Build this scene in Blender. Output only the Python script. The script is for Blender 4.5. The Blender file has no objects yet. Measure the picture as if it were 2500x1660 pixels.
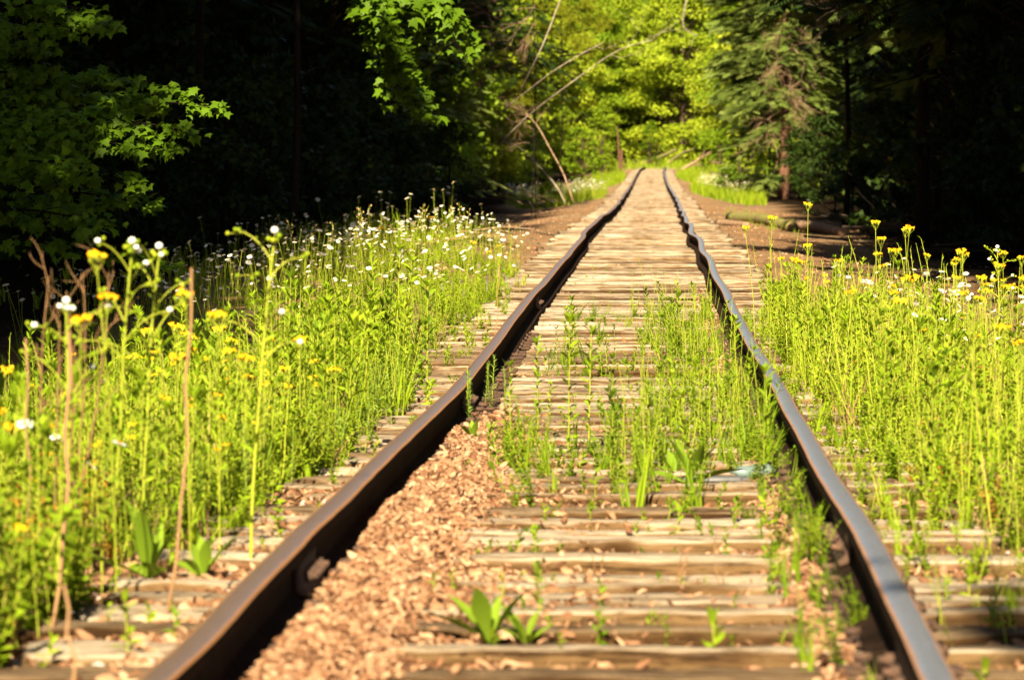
import bpy, math, random
import numpy as np
from mathutils import Vector, Matrix

# ------------------------------------------------------------------ camera, sky, sun, exposure
F_PX = 10417.0            # focal length in pixels of the 2500 px wide photograph
HC = 1.10                 # camera height above the far rail head
YH = 372.0                # horizon row
sc = bpy.context.scene
COL = sc.collection
cam_d = bpy.data.cameras.new("camera")
cam_d.sensor_width = 36.0
cam_d.lens = 36.0 * F_PX / 2500.0
cam_d.clip_start = 0.1
cam_d.clip_end = 3000.0
cam_d.dof.use_dof = True
cam_d.dof.focus_distance = 27.0
cam_d.dof.aperture_fstop = 7.5
cam = bpy.data.objects.new("camera", cam_d)
COL.objects.link(cam)
cam.location = (0, 0, HC)
cam.rotation_euler = (math.radians(90) - math.atan((830.0 - YH) / F_PX), 0, 0)
sc.camera = cam

SUN_EL = math.radians(33)
SUN_AZ = math.radians(7)       # the light travels down the track and a little to the right
world = bpy.data.worlds.new("World")
sc.world = world
world.use_nodes = True
wn = world.node_tree
bg = wn.nodes["Background"]
sky = wn.nodes.new("ShaderNodeTexSky")
sky.sky_type = 'NISHITA'
sky.sun_disc = False
sky.sun_elevation = SUN_EL
sky.sun_rotation = math.pi + SUN_AZ
wn.links.new(sky.outputs[0], bg.inputs[0])
bg.inputs[1].default_value = 0.05
sun_d = bpy.data.lights.new("sun", 'SUN')
sun_d.energy = 5.0
sun_d.angle = math.radians(0.5)
sun_d.color = (1.0, 0.86, 0.60)
sun = bpy.data.objects.new("sun", sun_d)
COL.objects.link(sun)
sun.rotation_euler = Vector((math.sin(SUN_AZ) * math.cos(SUN_EL), math.cos(SUN_AZ) * math.cos(SUN_EL), -math.sin(SUN_EL))).to_track_quat('-Z', 'Y').to_euler()
sc.view_settings.view_transform = 'Standard'
sc.view_settings.look = 'None'
sc.view_settings.exposure = 1.72
sc.view_settings.gamma = 1.0
sc.cycles.use_denoising = True
sc.cycles.max_bounces = 5
sc.cycles.diffuse_bounces = 2
sc.cycles.transparent_max_bounces = 4

# ------------------------------------------------------------------ mesh helpers
class Geo:
    """collects vertices, faces (any size), a material index per face and a tint per vertex"""
    def __init__(s):
        s.V = []; s.B = []; s.T = []; s.n = 0
    def add(s, V, Fs, mat=0, tint=0.5):
        V = np.asarray(V, float).reshape(-1, 3)
        if not isinstance(Fs, list): Fs = [Fs]
        for F in Fs:
            F = np.asarray(F, int)
            s.B.append((F + s.n, np.full(len(F), mat) if np.isscalar(mat) else mat))
        s.V.append(V); s.T.append(np.broadcast_to(np.asarray(tint, float), (len(V),)).copy()); s.n += len(V)
        return s
    def tpl(s):
        return (np.concatenate(s.V), s.B, np.concatenate(s.T))
    def stamp(s, tpl, R, t, tint=None, mat=None):
        V, B, T = tpl
        R = np.asarray(R, float); t = np.asarray(t, float); N = len(t); n = len(V)
        W = np.einsum('nij,vj->nvi', R, V) + t[:, None, :]
        off = (np.arange(N) * n + s.n)[:, None, None]
        for F, m in B:
            k = F.shape[1]
            mm = np.tile(m, N) if mat is None else np.full(N * len(F), mat)
            s.B.append(((F[None] + off).reshape(-1, k), mm))
        tt = np.broadcast_to(T[None], (N, n))
        if tint is not None: tt = tt * 0.4 + np.asarray(tint)[:, None] * 0.6
        s.V.append(W.reshape(-1, 3)); s.T.append(tt.reshape(-1).copy()); s.n += N * n
        return s
    def join(s, g):
        V, B, T = g.tpl()
        for F, m in B: s.B.append((F + s.n, m))
        s.V.append(V); s.T.append(T); s.n += len(V)
        return s
    def recolor(s, m):
        s.B = [(F, np.full(len(F), m)) for F, _ in s.B]; return s
    def mesh(s, name, mats, smooth=False):
        V = np.concatenate(s.V); T = np.concatenate(s.T)
        loops = np.concatenate([F.reshape(-1) for F, m in s.B])
        tot = np.concatenate([np.full(len(F), F.shape[1]) for F, m in s.B])
        mi = np.concatenate([m for F, m in s.B])
        start = np.concatenate([[0], np.cumsum(tot)[:-1]])
        me = bpy.data.meshes.new(name)
        me.vertices.add(len(V)); me.vertices.foreach_set('co', V.astype(np.float32).reshape(-1))
        me.loops.add(len(loops)); me.loops.foreach_set('vertex_index', loops.astype(np.int32))
        me.polygons.add(len(tot)); me.polygons.foreach_set('loop_start', start.astype(np.int32))
        me.polygons.foreach_set('loop_total', tot.astype(np.int32))
        if isinstance(mats, list):
            for m in mats: me.materials.append(m)
            me.polygons.foreach_set('material_index', mi.astype(np.int32))
        else: me.materials.append(mats)
        if smooth: me.polygons.foreach_set('use_smooth', np.ones(len(tot), bool))
        a = me.attributes.new('tint', 'FLOAT', 'POINT'); a.data.foreach_set('value', T.astype(np.float32))
        me.update(calc_edges=True); me.validate()
        return me

def link(name, data, parent=None, loc=None, rz=None, sc_=None):
    o = bpy.data.objects.new(name, data); COL.objects.link(o)
    if parent: o.parent = parent
    if loc is not None: o.location = [float(v) for v in loc]
    if rz is not None: o.rotation_euler = (0, 0, float(rz))
    if sc_ is not None: o.scale = (sc_, sc_, sc_) if np.isscalar(sc_) else sc_
    return o
def tag(o, label, cat, group=None, kind=None):
    if kind in ('structure', 'stuff'): o['kind'] = kind
    if label: o['label'] = label
    if cat: o['category'] = cat
    if group: o['group'] = group
    return o

def norm(v):
    v = np.asarray(v, float); return v / (np.linalg.norm(v, axis=-1, keepdims=True) + 1e-12)
def frames(d, roll, s=1.0, up=(0, 0, 1)):
    """rotation matrices whose y column is d, z column near up, turned by roll about d"""
    d = norm(d); up = np.broadcast_to(np.asarray(up, float), d.shape)
    x = np.cross(d, up); bad = np.linalg.norm(x, axis=1) < 1e-4
    x[bad] = (1, 0, 0); x = norm(x); z = np.cross(x, d)
    c, si = np.cos(roll)[:, None], np.sin(roll)[:, None]
    x2 = x * c + z * si; z2 = -x * si + z * c
    R = np.stack([x2, d, z2], axis=2)
    s = np.broadcast_to(np.asarray(s, float), (len(d),)) if np.ndim(s) < 2 else s
    return R * s[:, None, None] if s.ndim == 1 else R * s[:, None, :]
def tube(g, P, r, k=5, mat=0, tint=0.5, cap=True):
    P = np.asarray(P, float); n = len(P); r = np.broadcast_to(np.asarray(r, float), (n,))
    T = norm(np.gradient(P, axis=0)); ref = np.array([0.3, 0.1, 1.0]) if abs(T[0][2]) < 0.8 else np.array([1.0, 0.2, 0])
    X = norm(np.cross(T, ref)); Y = np.cross(T, X)
    a = np.arange(k) / k * 2 * math.pi
    V = P[:, None] + r[:, None, None] * (np.cos(a)[None, :, None] * X[:, None] + np.sin(a)[None, :, None] * Y[:, None])
    i = np.arange(n - 1)[:, None] * k; j = np.arange(k)[None]; j2 = (j + 1) % k
    F = np.stack([i + j, i + j2, i + k + j2, i + k + j], axis=2).reshape(-1, 4)
    Fs = [F]
    if cap and k > 2: Fs.append(np.array([list((n - 1) * k + np.arange(k))])); Fs.append(np.array([list(np.arange(k)[::-1])]))
    g.add(V.reshape(-1, 3), Fs, mat, tint)
def curve(a, b, bend, n=6):
    a = np.asarray(a, float); b = np.asarray(b, float); t = np.linspace(0, 1, n)[:, None]
    return a + (b - a) * t + np.asarray(bend, float) * (4 * t * (1 - t))
def vnoise(x, y, seed=0):
    """smooth value noise on arrays"""
    xi = np.floor(x).astype(int); yi = np.floor(y).astype(int); fx = x - xi; fy = y - yi
    fx = fx * fx * (3 - 2 * fx); fy = fy * fy * (3 - 2 * fy)
    def h(a, b):
        n = (a * 374761393 + b * 668265263 + seed * 974711) & 0x7fffffff
        n = ((n ^ (n >> 13)) * 1274126177) & 0x7fffffff
        return ((n ^ (n >> 16)) & 0xffff) / 65535.0 * 2 - 1
    return (h(xi, yi) * (1 - fx) + h(xi + 1, yi) * fx) * (1 - fy) + (h(xi, yi + 1) * (1 - fx) + h(xi + 1, yi + 1) * fx) * fy

# ------------------------------------------------------------------ materials
def new_mat(name):
    m = bpy.data.materials.new(name); m.use_nodes = True
    nt = m.node_tree; return m, nt, nt.nodes["Principled BSDF"], nt.nodes["Material Output"]
def N(nt, t, **kw):
    n = nt.nodes.new(t)
    for k, v in kw.items(): setattr(n, k, v)
    return n
def ramp(nt, stops):
    n = nt.nodes.new("ShaderNodeValToRGB"); e = n.color_ramp.elements
    while len(e) > 1: e.remove(e[0])
    for i, (p, c) in enumerate(stops):
        x = e[0] if i == 0 else e.new(p)
        x.position = p; x.color = (*c, 1)
    return n
def noise(nt, scale, detail=5, rough=0.6, vec=None, sxyz=None, coord='Object', rnd=False):
    tc = N(nt, "ShaderNodeTexCoord"); mp = N(nt, "ShaderNodeMapping")
    nt.links.new(tc.outputs[coord], mp.inputs[0])
    if sxyz: mp.inputs['Scale'].default_value = sxyz
    if rnd:
        oi = N(nt, "ShaderNodeObjectInfo"); mm = N(nt, "ShaderNodeMath", operation='MULTIPLY'); mm.inputs[1].default_value = 57.0
        nt.links.new(oi.outputs['Random'], mm.inputs[0]); cx = N(nt, "ShaderNodeCombineXYZ")
        for q in range(3): nt.links.new(mm.outputs[0], cx.inputs[q])
        nt.links.new(cx.outputs[0], mp.inputs['Location'])
    n = N(nt, "ShaderNodeTexNoise"); n.inputs['Scale'].default_value = scale
    n.inputs['Detail'].default_value = detail; n.inputs['Roughness'].default_value = rough
    nt.links.new(mp.outputs[0], n.inputs['Vector']); return n
def bump(nt, src, b, strength, dist):
    bp = N(nt, "ShaderNodeBump"); bp.inputs['Strength'].default_value = strength; bp.inputs['Distance'].default_value = dist
    nt.links.new(src, bp.inputs['Height']); nt.links.new(bp.outputs[0], b.inputs['Normal'])
def leafy(name, stops, trans=0.3, rough=0.55, tcol=None, rw=0.35):
    m, nt, b, out = new_mat(name)
    at = N(nt, "ShaderNodeAttribute", attribute_name='tint'); oi = N(nt, "ShaderNodeObjectInfo")
    mx = N(nt, "ShaderNodeMix", data_type='FLOAT'); mx.inputs[0].default_value = rw
    nt.links.new(at.outputs['Fac'], mx.inputs[2]); nt.links.new(oi.outputs['Random'], mx.inputs[3])
    r = ramp(nt, stops); nt.links.new(mx.outputs[0], r.inputs[0])
    nt.links.new(r.outputs[0], b.inputs['Base Color']); b.inputs['Roughness'].default_value = rough
    b.inputs['Specular IOR Level'].default_value = 0.10
    if trans > 0:
        tr = N(nt, "ShaderNodeBsdfTranslucent"); ms = N(nt, "ShaderNodeMixShader"); ms.inputs[0].default_value = trans
        nt.links.new(r.outputs[0], tr.inputs[0]); nt.links.new(b.outputs[0], ms.inputs[1]); nt.links.new(tr.outputs[0], ms.inputs[2])
        nt.links.new(ms.outputs[0], out.inputs[0])
    return m
M = {}
M['weed'] = leafy('weed_leaf', [(0, (.04, .085, .005)), (.35, (.12, .20, .008)), (.72, (.25, .35, .012)), (1, (.42, .44, .03))], .28)
M['stem'] = leafy('weed_stem', [(0, (.22, .28, .02)), (.6, (.40, .44, .04)), (1, (.50, .44, .10))], .2)
M['white'] = leafy('white_petal', [(0, (.72, .74, .70)), (1, (.85, .84, .78))], .2)
M['yellow'] = leafy('yellow_petal', [(0, (.82, .26, .004)), (.45, (.85, .46, .008)), (1, (.88, .62, .02))], .15)
M['dry'] = leafy('dry_stalk', [(0, (.14, .07, .03)), (.6, (.30, .17, .08)), (1, (.46, .31, .16))], 0)
M['purple'] = leafy('purple_petal', [(0, (.34, .20, .50)), (1, (.50, .38, .66))], .2)
M['red'] = leafy('red_leaf', [(0, (.26, .06, .02)), (.5, (.40, .18, .03)), (1, (.34, .26, .02))], .25)
M['broad'] = leafy('broad_leaf', [(0, (.14, .24, .012)), (1, (.26, .38, .03))], .35, rw=.1)
M['feather'] = leafy('feathery_leaf', [(0, (.16, .26, .04)), (1, (.26, .38, .06))], .3)
PAL = [M[k] for k in ('weed', 'stem', 'white', 'yellow', 'dry', 'purple', 'red', 'feather', 'broad')]
LEAF, STEM, WHITE, YELLOW, DRY, PURPLE, RED, FEATH, BROADM = range(9)
M['litter'] = leafy('dry_leaf', [(0, (.07, .032, .016)), (.3, (.24, .115, .058)), (.6, (.46, .265, .15)), (.9, (.60, .41, .26)), (1, (.60, .25, .04))], .12, .7, rw=0.0)
M['maple'] = leafy('maple_leaf', [(0, (.045, .095, .005)), (.6, (.115, .205, .008)), (1, (.22, .31, .018))], .3, .5)
M['decid'] = leafy('tree_leaf', [(0, (.06, .12, .006)), (.5, (.18, .27, .011)), (1, (.34, .42, .025))], .4, .55, rw=.45)
M['decid2'] = leafy('tree_leaf_yellow', [(0, (.14, .20, .010)), (.5, (.32, .40, .018)), (1, (.48, .50, .05))], .4, .55, rw=.35)
M['spruce'] = leafy('spruce_needle', [(0, (.04, .07, .014)), (.5, (.14, .19, .035)), (.85, (.30, .33, .08)), (1, (.30, .20, .08))], .1, .6)
M['shadeleaf'] = leafy('shade_darkened_leaf', [(0, (.012, .026, .004)), (1, (.035, .06, .008))], .15)  # forest foliage colour darkened for the deep shade it hangs in
M['pine'] = leafy('pine_needle', [(0, (.08, .11, .006)), (.6, (.20, .22, .01)), (1, (.34, .32, .016))], .15, .6)
M['deadneedle'] = leafy('dead_needle', [(0, (.14, .07, .03)), (1, (.30, .18, .08))], 0, .7)

def bark(name, c1, c2, scale=6, b=.6):
    m, nt, bs, out = new_mat(name)
    n = noise(nt, scale, 6, .65, sxyz=(3, 3, .6), rnd=True); r = ramp(nt, [(.3, c1), (.7, c2)])
    nt.links.new(n.outputs[0], r.inputs[0]); nt.links.new(r.outputs[0], bs.inputs['Base Color'])
    bs.inputs['Roughness'].default_value = .9; bs.inputs['Specular IOR Level'].default_value = .05; bump(nt, n.outputs[0], bs, b, .03)
    return m
M['bark'] = bark('bark', (.035, .022, .015), (.10, .065, .045))
M['shadebark'] = bark('shade_darkened_bark', (.006, .0045, .004), (.020, .014, .010))  # near-black tone puts the forest's shade into the bark colour
M['barkred'] = bark('reddish_bark', (.06, .03, .02), (.20, .10, .06))
M['birch'] = bark('pale_bark', (.16, .12, .08), (.46, .38, .29), 3)
M['deadwood'] = bark('dead_wood', (.16, .09, .05), (.42, .28, .18), 5)
M['greywood'] = bark('grey_dead_wood', (.12, .09, .07), (.34, .27, .20), 5)
M['shadewood'] = bark('shade_darkened_wood', (.03, .022, .016), (.10, .075, .055))  # dead wood with the shade around it put into the colour
M['paint'] = bark('yellow_blaze_paint', (.30, .24, .01), (.42, .34, .015), 9)
def mosslog():
    m, nt, b, o = new_mat('mossy_wood')
    n = noise(nt, 3, 6, .6, rnd=True); r = ramp(nt, [(.35, (.16, .10, .05)), (.5, (.22, .19, .04)), (.65, (.20, .24, .02))])
    nt.links.new(n.outputs[0], r.inputs[0]); nt.links.new(r.outputs[0], b.inputs['Base Color']); b.inputs['Roughness'].default_value = .95
    n2 = noise(nt, 18, 6, .7); bump(nt, n2.outputs[0], b, .8, .03); return m
M['moss'] = mosslog()

def wood_tie():
    m, nt, b, o = new_mat('weathered_tie_wood')
    n1 = noise(nt, 14, 8, .7, sxyz=(.10, 2.2, 2.2), rnd=True)       # long grain
    n2 = noise(nt, 3.2, 5, .6, sxyz=(.8, 1.5, 1.5), rnd=True)       # dirt
    n3 = noise(nt, 34, 8, .75, sxyz=(.12, 1.6, 1.6), rnd=True)       # fine cracks
    r1 = ramp(nt, [(.30, (.07, .045, .025)), (.40, (.30, .225, .15)), (.50, (.52, .43, .32)), (.70, (.70, .62, .50))])
    nt.links.new(n1.outputs[0], r1.inputs[0])
    r3 = ramp(nt, [(.38, (.16, .12, .08)), (.49, (1, 1, 1))]); nt.links.new(n3.outputs[0], r3.inputs[0])
    mul = N(nt, "ShaderNodeMix", data_type='RGBA', blend_type='MULTIPLY'); mul.inputs[0].default_value = .85
    nt.links.new(r1.outputs[0], mul.inputs[6]); nt.links.new(r3.outputs[0], mul.inputs[7])
    r2 = ramp(nt, [(.50, (0, 0, 0)), (.66, (1, 1, 1))]); nt.links.new(n2.outputs[0], r2.inputs[0])
    mx = N(nt, "ShaderNodeMix", data_type='RGBA'); nt.links.new(r2.outputs[0], mx.inputs[0])
    nt.links.new(mul.outputs[2], mx.inputs[6]); mx.inputs[7].default_value = (.17, .11, .055, 1)
    # sawn sides are browner than the bleached tops
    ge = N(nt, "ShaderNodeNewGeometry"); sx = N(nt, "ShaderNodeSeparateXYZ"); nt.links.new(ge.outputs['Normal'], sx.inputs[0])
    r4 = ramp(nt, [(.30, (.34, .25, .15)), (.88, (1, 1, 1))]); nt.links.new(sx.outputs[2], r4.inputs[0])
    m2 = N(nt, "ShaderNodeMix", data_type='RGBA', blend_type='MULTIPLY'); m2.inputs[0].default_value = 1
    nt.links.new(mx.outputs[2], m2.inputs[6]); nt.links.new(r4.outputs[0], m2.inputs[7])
    oi = N(nt, "ShaderNodeObjectInfo"); ro = ramp(nt, [(0, (.60, .53, .45)), (.5, (.95, .92, .88)), (1, (1.0, .95, .88))]); nt.links.new(oi.outputs['Random'], ro.inputs[0])
    m3 = N(nt, "ShaderNodeMix", data_type='RGBA', blend_type='MULTIPLY'); m3.inputs[0].default_value = 1
    m4 = N(nt, "ShaderNodeMix", data_type='RGBA', blend_type='MULTIPLY'); m4.inputs[0].default_value = 1
    nt.links.new(m2.outputs[2], m4.inputs[6]); nt.links.new(oi.outputs['Color'], m4.inputs[7])
    nt.links.new(m4.outputs[2], m3.inputs[6]); nt.links.new(ro.outputs[0], m3.inputs[7])
    nt.links.new(m3.outputs[2], b.inputs['Base Color']); b.inputs['Roughness'].default_value = .9; b.inputs['Specular IOR Level'].default_value = .15
    ad = N(nt, "ShaderNodeMath", operation='ADD'); nt.links.new(n1.outputs[0], ad.inputs[0]); nt.links.new(n3.outputs[0], ad.inputs[1])
    bump(nt, ad.outputs[0], b, .9, .012)
    return m
M['tie'] = wood_tie()

def steel(name, top, edge, side, mt, rg):  # edge carries an orange sun glint as colour, side the web's shade
    m, nt, b, o = new_mat(name)
    ge = N(nt, "ShaderNodeNewGeometry"); sx = N(nt, "ShaderNodeSeparateXYZ"); nt.links.new(ge.outputs['Normal'], sx.inputs[0])
    n = noise(nt, 9, 6, .6, sxyz=(6, .5, 6)); n2 = noise(nt, 60, 5, .7)
    wob = N(nt, "ShaderNodeMath", operation='MULTIPLY_ADD'); nt.links.new(n.outputs[0], wob.inputs[0]); wob.inputs[1].default_value = .16; wob.inputs[2].default_value = -.08
    ad = N(nt, "ShaderNodeMath", operation='ADD'); nt.links.new(sx.outputs[2], ad.inputs[0]); nt.links.new(wob.outputs[0], ad.inputs[1])
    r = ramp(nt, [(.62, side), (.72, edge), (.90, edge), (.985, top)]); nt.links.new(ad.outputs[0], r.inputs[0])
    sp = ramp(nt, [(.40, (.62, .55, .50)), (.60, (1, 1, 1))]); nt.links.new(n2.outputs[0], sp.inputs[0])
    mu = N(nt, "ShaderNodeMix", data_type='RGBA', blend_type='MULTIPLY'); mu.inputs[0].default_value = .6
    nt.links.new(r.outputs[0], mu.inputs[6]); nt.links.new(sp.outputs[0], mu.inputs[7])
    nt.links.new(mu.outputs[2], b.inputs['Base Color'])
    rm = ramp(nt, [(.80, (0, 0, 0)), (.97, (mt, mt, mt))]); nt.links.new(ad.outputs[0], rm.inputs[0]); nt.links.new(rm.outputs[0], b.inputs['Metallic'])
    rr = ramp(nt, [(.70, (.85, .85, .85)), (.97, (rg, rg, rg))]); nt.links.new(ad.outputs[0], rr.inputs[0]); nt.links.new(rr.outputs[0], b.inputs['Roughness'])
    rs_ = ramp(nt, [(.75, (.03, .03, .03)), (.95, (.5, .5, .5))]); nt.links.new(ad.outputs[0], rs_.inputs[0]); nt.links.new(rs_.outputs[0], b.inputs['Specular IOR Level'])
    bump(nt, n2.outputs[0], b, .25, .002)
    return m
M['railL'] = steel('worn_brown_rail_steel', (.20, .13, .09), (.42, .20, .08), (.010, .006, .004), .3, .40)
M['railR'] = steel('worn_sky_tinted_rail_steel', (.24, .26, .31), (.40, .22, .13), (.010, .006, .004), .35, .38)  # blue of the top is the sky's reflection put into the colour
def rust():
    m, nt, b, o = new_mat('rusty_iron'); n = noise(nt, 30, 6, .7, rnd=True)
    r = ramp(nt, [(.3, (.03, .016, .010)), (.6, (.10, .05, .028)), (.8, (.20, .10, .055))]); nt.links.new(n.outputs[0], r.inputs[0])
    nt.links.new(r.outputs[0], b.inputs['Base Color']); b.inputs['Roughness'].default_value = .85; bump(nt, n.outputs[0], b, .4, .004); return m
M['rust'] = rust()
M['shaderust'] = bark('shade_darkened_rusty_web', (.006, .004, .003), (.035, .018, .010), 4, .2)  # rust blackened to hold the shade below the rail head
def ground_mat():
    m, nt, b, o = new_mat('dirt_ballast_ground')
    n1 = noise(nt, .35, 5, .6); n2 = noise(nt, 5, 8, .75); n3 = noise(nt, 60, 6, .8)
    r1 = ramp(nt, [(.35, (.21, .15, .09)), (.5, (.34, .20, .105)), (.65, (.27, .21, .13))]); nt.links.new(n1.outputs[0], r1.inputs[0])
    r2 = ramp(nt, [(.3, (.45, .4, .36)), (.5, (1, 1, 1)), (.7, (1.35, 1.2, 1.05))]); nt.links.new(n2.outputs[0], r2.inputs[0])
    r3 = ramp(nt, [(.35, (.5, .45, .42)), (.5, (1, 1, 1)), (.68, (1.5, 1.4, 1.3))]); nt.links.new(n3.outputs[0], r3.inputs[0])
    a = N(nt, "ShaderNodeMix", data_type='RGBA', blend_type='MULTIPLY'); a.inputs[0].default_value = 1
    nt.links.new(r1.outputs[0], a.inputs[6]); nt.links.new(r2.outputs[0], a.inputs[7])
    c = N(nt, "ShaderNodeMix", data_type='RGBA', blend_type='MULTIPLY'); c.inputs[0].default_value = .8
    nt.links.new(a.outputs[2], c.inputs[6]); nt.links.new(r3.outputs[0], c.inputs[7])
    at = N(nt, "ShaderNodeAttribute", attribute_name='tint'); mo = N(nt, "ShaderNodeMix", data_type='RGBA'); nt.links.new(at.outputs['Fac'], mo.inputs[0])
    r5 = ramp(nt, [(.35, (.008, .006, .004)), (.65, (.026, .017, .010))]); nt.links.new(n2.outputs[0], r5.inputs[0])  # forest floor mould, coloured near black for the shade there
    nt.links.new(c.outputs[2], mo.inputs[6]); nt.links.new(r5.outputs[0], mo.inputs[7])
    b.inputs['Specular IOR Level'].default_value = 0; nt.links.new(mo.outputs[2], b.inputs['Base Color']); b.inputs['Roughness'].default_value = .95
    ad = N(nt, "ShaderNodeMath", operation='ADD'); nt.links.new(n2.outputs[0], ad.inputs[0]); nt.links.new(n3.outputs[0], ad.inputs[1])
    bump(nt, ad.outputs[0], b, .8, .04); return m
M['ground'] = ground_mat()
def stone_mat():
    m, nt, b, o = new_mat('ballast_stone'); at = N(nt, "ShaderNodeAttribute", attribute_name='tint')
    r = ramp(nt, [(0, (.30, .12, .08)), (.3, (.42, .24, .17)), (.6, (.42, .36, .30)), (1, (.48, .42, .36))]); nt.links.new(at.outputs['Fac'], r.inputs[0])
    nt.links.new(r.outputs[0], b.inputs['Base Color']); b.inputs['Roughness'].default_value = .85; return m
M['stone'] = stone_mat()

# ------------------------------------------------------------------ the track: rail positions read off the photograph and turned into metres
TBL = np.array([(1660, 372, 2303), (1546, 498, 2247), (1457, 578, 2197), (1360, 675, 2145), (1278, 757, 2102), (1252, 788, 2086), (1126, 919, 2007), (1000, 1057, 1932),
    (954, 1105, 1911), (899, 1155, 1875), (819, 1218, 1827), (755, 1268, 1793), (707, 1306, 1768), (666, 1347, 1748), (638, 1372, 1735), (595, 1407, 1710),
    (560, 1434, 1690), (531, 1464, 1673), (508, 1497, 1661.5), (490, 1512, 1654), (475, 1523, 1646), (452, 1540, 1632), (430, 1552, 1624), (414, 1561.5, 1620.5), (404, 1569, 1617)])
_d = 1.505 * F_PX / (TBL[:, 2] - TBL[:, 1])
_XL = (TBL[:, 1] - 1250) * _d / F_PX; _XR = (TBL[:, 2] - 1250) * _d / F_PX
_Z = HC - (TBL[:, 0] - YH) * _d / F_PX
ext_near = [(-30, -1.30, -1.30 + 1.505, .1), (2, -.86, -.86 + 1.505, .1)]
ext_far = [(345, 10.1, 11.68, .16), (360, 9.0, 10.7, .35), (375, 6.4, 8.3, .6), (392, 1.8, 4.1, .9), (420, -9, -6, 1.2)]
D_ = np.concatenate([[e[0] for e in ext_near], _d, [e[0] for e in ext_far]])
XL_ = np.concatenate([[e[1] for e in ext_near], _XL, [e[1] for e in ext_far]])
XR_ = np.concatenate([[e[2] for e in ext_near], _XR, [e[2] for e in ext_far]])
Z_ = np.concatenate([[e[3] for e in ext_near], _Z, [e[3] for e in ext_far]])
def hermite(x, xs, ys):
    x = np.asarray(x, float); i = np.clip(np.searchsorted(xs, x) - 1, 0, len(xs) - 2)
    m = np.gradient(ys, xs); h = xs[i + 1] - xs[i]; t = (x - xs[i]) / h
    m0, m1 = m[i] * h, m[i + 1] * h
    return (2 * t**3 - 3 * t**2 + 1) * ys[i] + (t**3 - 2 * t**2 + t) * m0 + (-2 * t**3 + 3 * t**2) * ys[i + 1] + (t**3 - t**2) * m1
def smooth01_(v, a, b):
    t = np.clip((v - a) / (b - a), 0, 1); return t * t * (3 - 2 * t)
dd = np.concatenate([np.arange(-30, 8, 1.0), np.arange(8, 60, .15), np.arange(60, 420, .5)])
hl, hr, hz = hermite(dd, D_, XL_), hermite(dd, D_, XR_), hermite(dd, D_, Z_)
_w = smooth01_(dd, 20, 60); _wn = 1 - _w
hl = hl + _w * (.020 * np.sin(dd * .60) + .012 * np.sin(dd * .37 + 1)) + _wn * .003 * np.sin(dd * 1.25 + .5)
hr = hr + _w * (.020 * np.sin(dd * .60 + .5) + .012 * np.sin(dd * .37 + 1.4)) + _wn * .003 * np.sin(dd * 1.1 + 2)
hz = hz + _w * .016 * np.sin(dd * .57 + 2) + _wn * .003 * np.sin(dd * 1.2 + 1)
XLf = lambda y: np.interp(y, dd, hl)
XRf = lambda y: np.interp(y, dd, hr)
ZH = lambda y: np.interp(y, dd, hz)                     # rail head height
XC = lambda y: (XLf(y) + XRf(y)) / 2
RAIL_H = 0.155
def smooth01(t): t = np.clip(t, 0, 1); return t * t * (3 - 2 * t)
def ground_z(x, y):
    x = np.asarray(x, float); y = np.asarray(y, float)
    u = x - XC(y); au = np.abs(u)
    z = ZH(y) - RAIL_H - .060 + .012 * vnoise(x * 2.1, y * 1.3, 3) + .008 * vnoise(x * 9, y * 6, 4) * (y < 90)
    z = z - .20 * smooth01((au - 1.5) / 2.2) + .10 * vnoise(x * .35, y * .2, 8) * smooth01((au - 1.8) / 3)
    z = z + .24 * smooth01((-u - 1.25) / .9) * smooth01((y - 26) / 9) * (1 - smooth01((y - 56) / 22))
    # dead leaves and dirt banked up against the inside of the left rail in the foreground
    fade = 1 - smooth01((y - 17) / 6)
    z = z + .075 * fade * smooth01((u + .72) / .06) * (1 - smooth01((u + .62) / .36)) * (1 + .35 * vnoise(x * 5, y * 1.1, 9))
    z = z + .04 * (1 - smooth01((y - 30) / 20)) * smooth01((u - .50) / .1) * (1 - smooth01((u - .70) / .05))
    z = z + .015 * fade * smooth01((u + 1.2) / .2) * (1 - smooth01((u + .85) / .1))
    # the land climbs gently on both sides far off and in a bank behind the bend
    z = z + smooth01((au - 12) / 60) * 5.0 + smooth01((y - 352) / 60) * 1.6 * smooth01((x - XC(y) - 1.5) / 6) + smooth01((y - 430) / 250) * 30
    return z
def P(dx, d, dz=0.0):
    """a point at distance d under column dx of the 2361 px wide view"""
    x = (dx * 1.0588 - 1250) * d / F_PX; return np.array([x, d, float(ground_z(x, d)) + dz])
def PZ(dx, dy, d):
    return np.array([(dx * 1.0588 - 1250) * d / F_PX, d, HC - (dy * 1.0588 - YH) * d / F_PX])

def PB(dx, dy):
    """the ground point seen under column dx, row dy of the 2361 px wide view"""
    lo, hi = 5.0, 60.0
    for _ in range(40):
        m = (lo + hi) / 2; z = float(ground_z((dx * 1.0588 - 1250) * m / F_PX, m)); row = YH + (HC - z) * F_PX / m
        if row > dy * 1.0588: lo = m
        else: hi = m
    return P(dx, lo)
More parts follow.
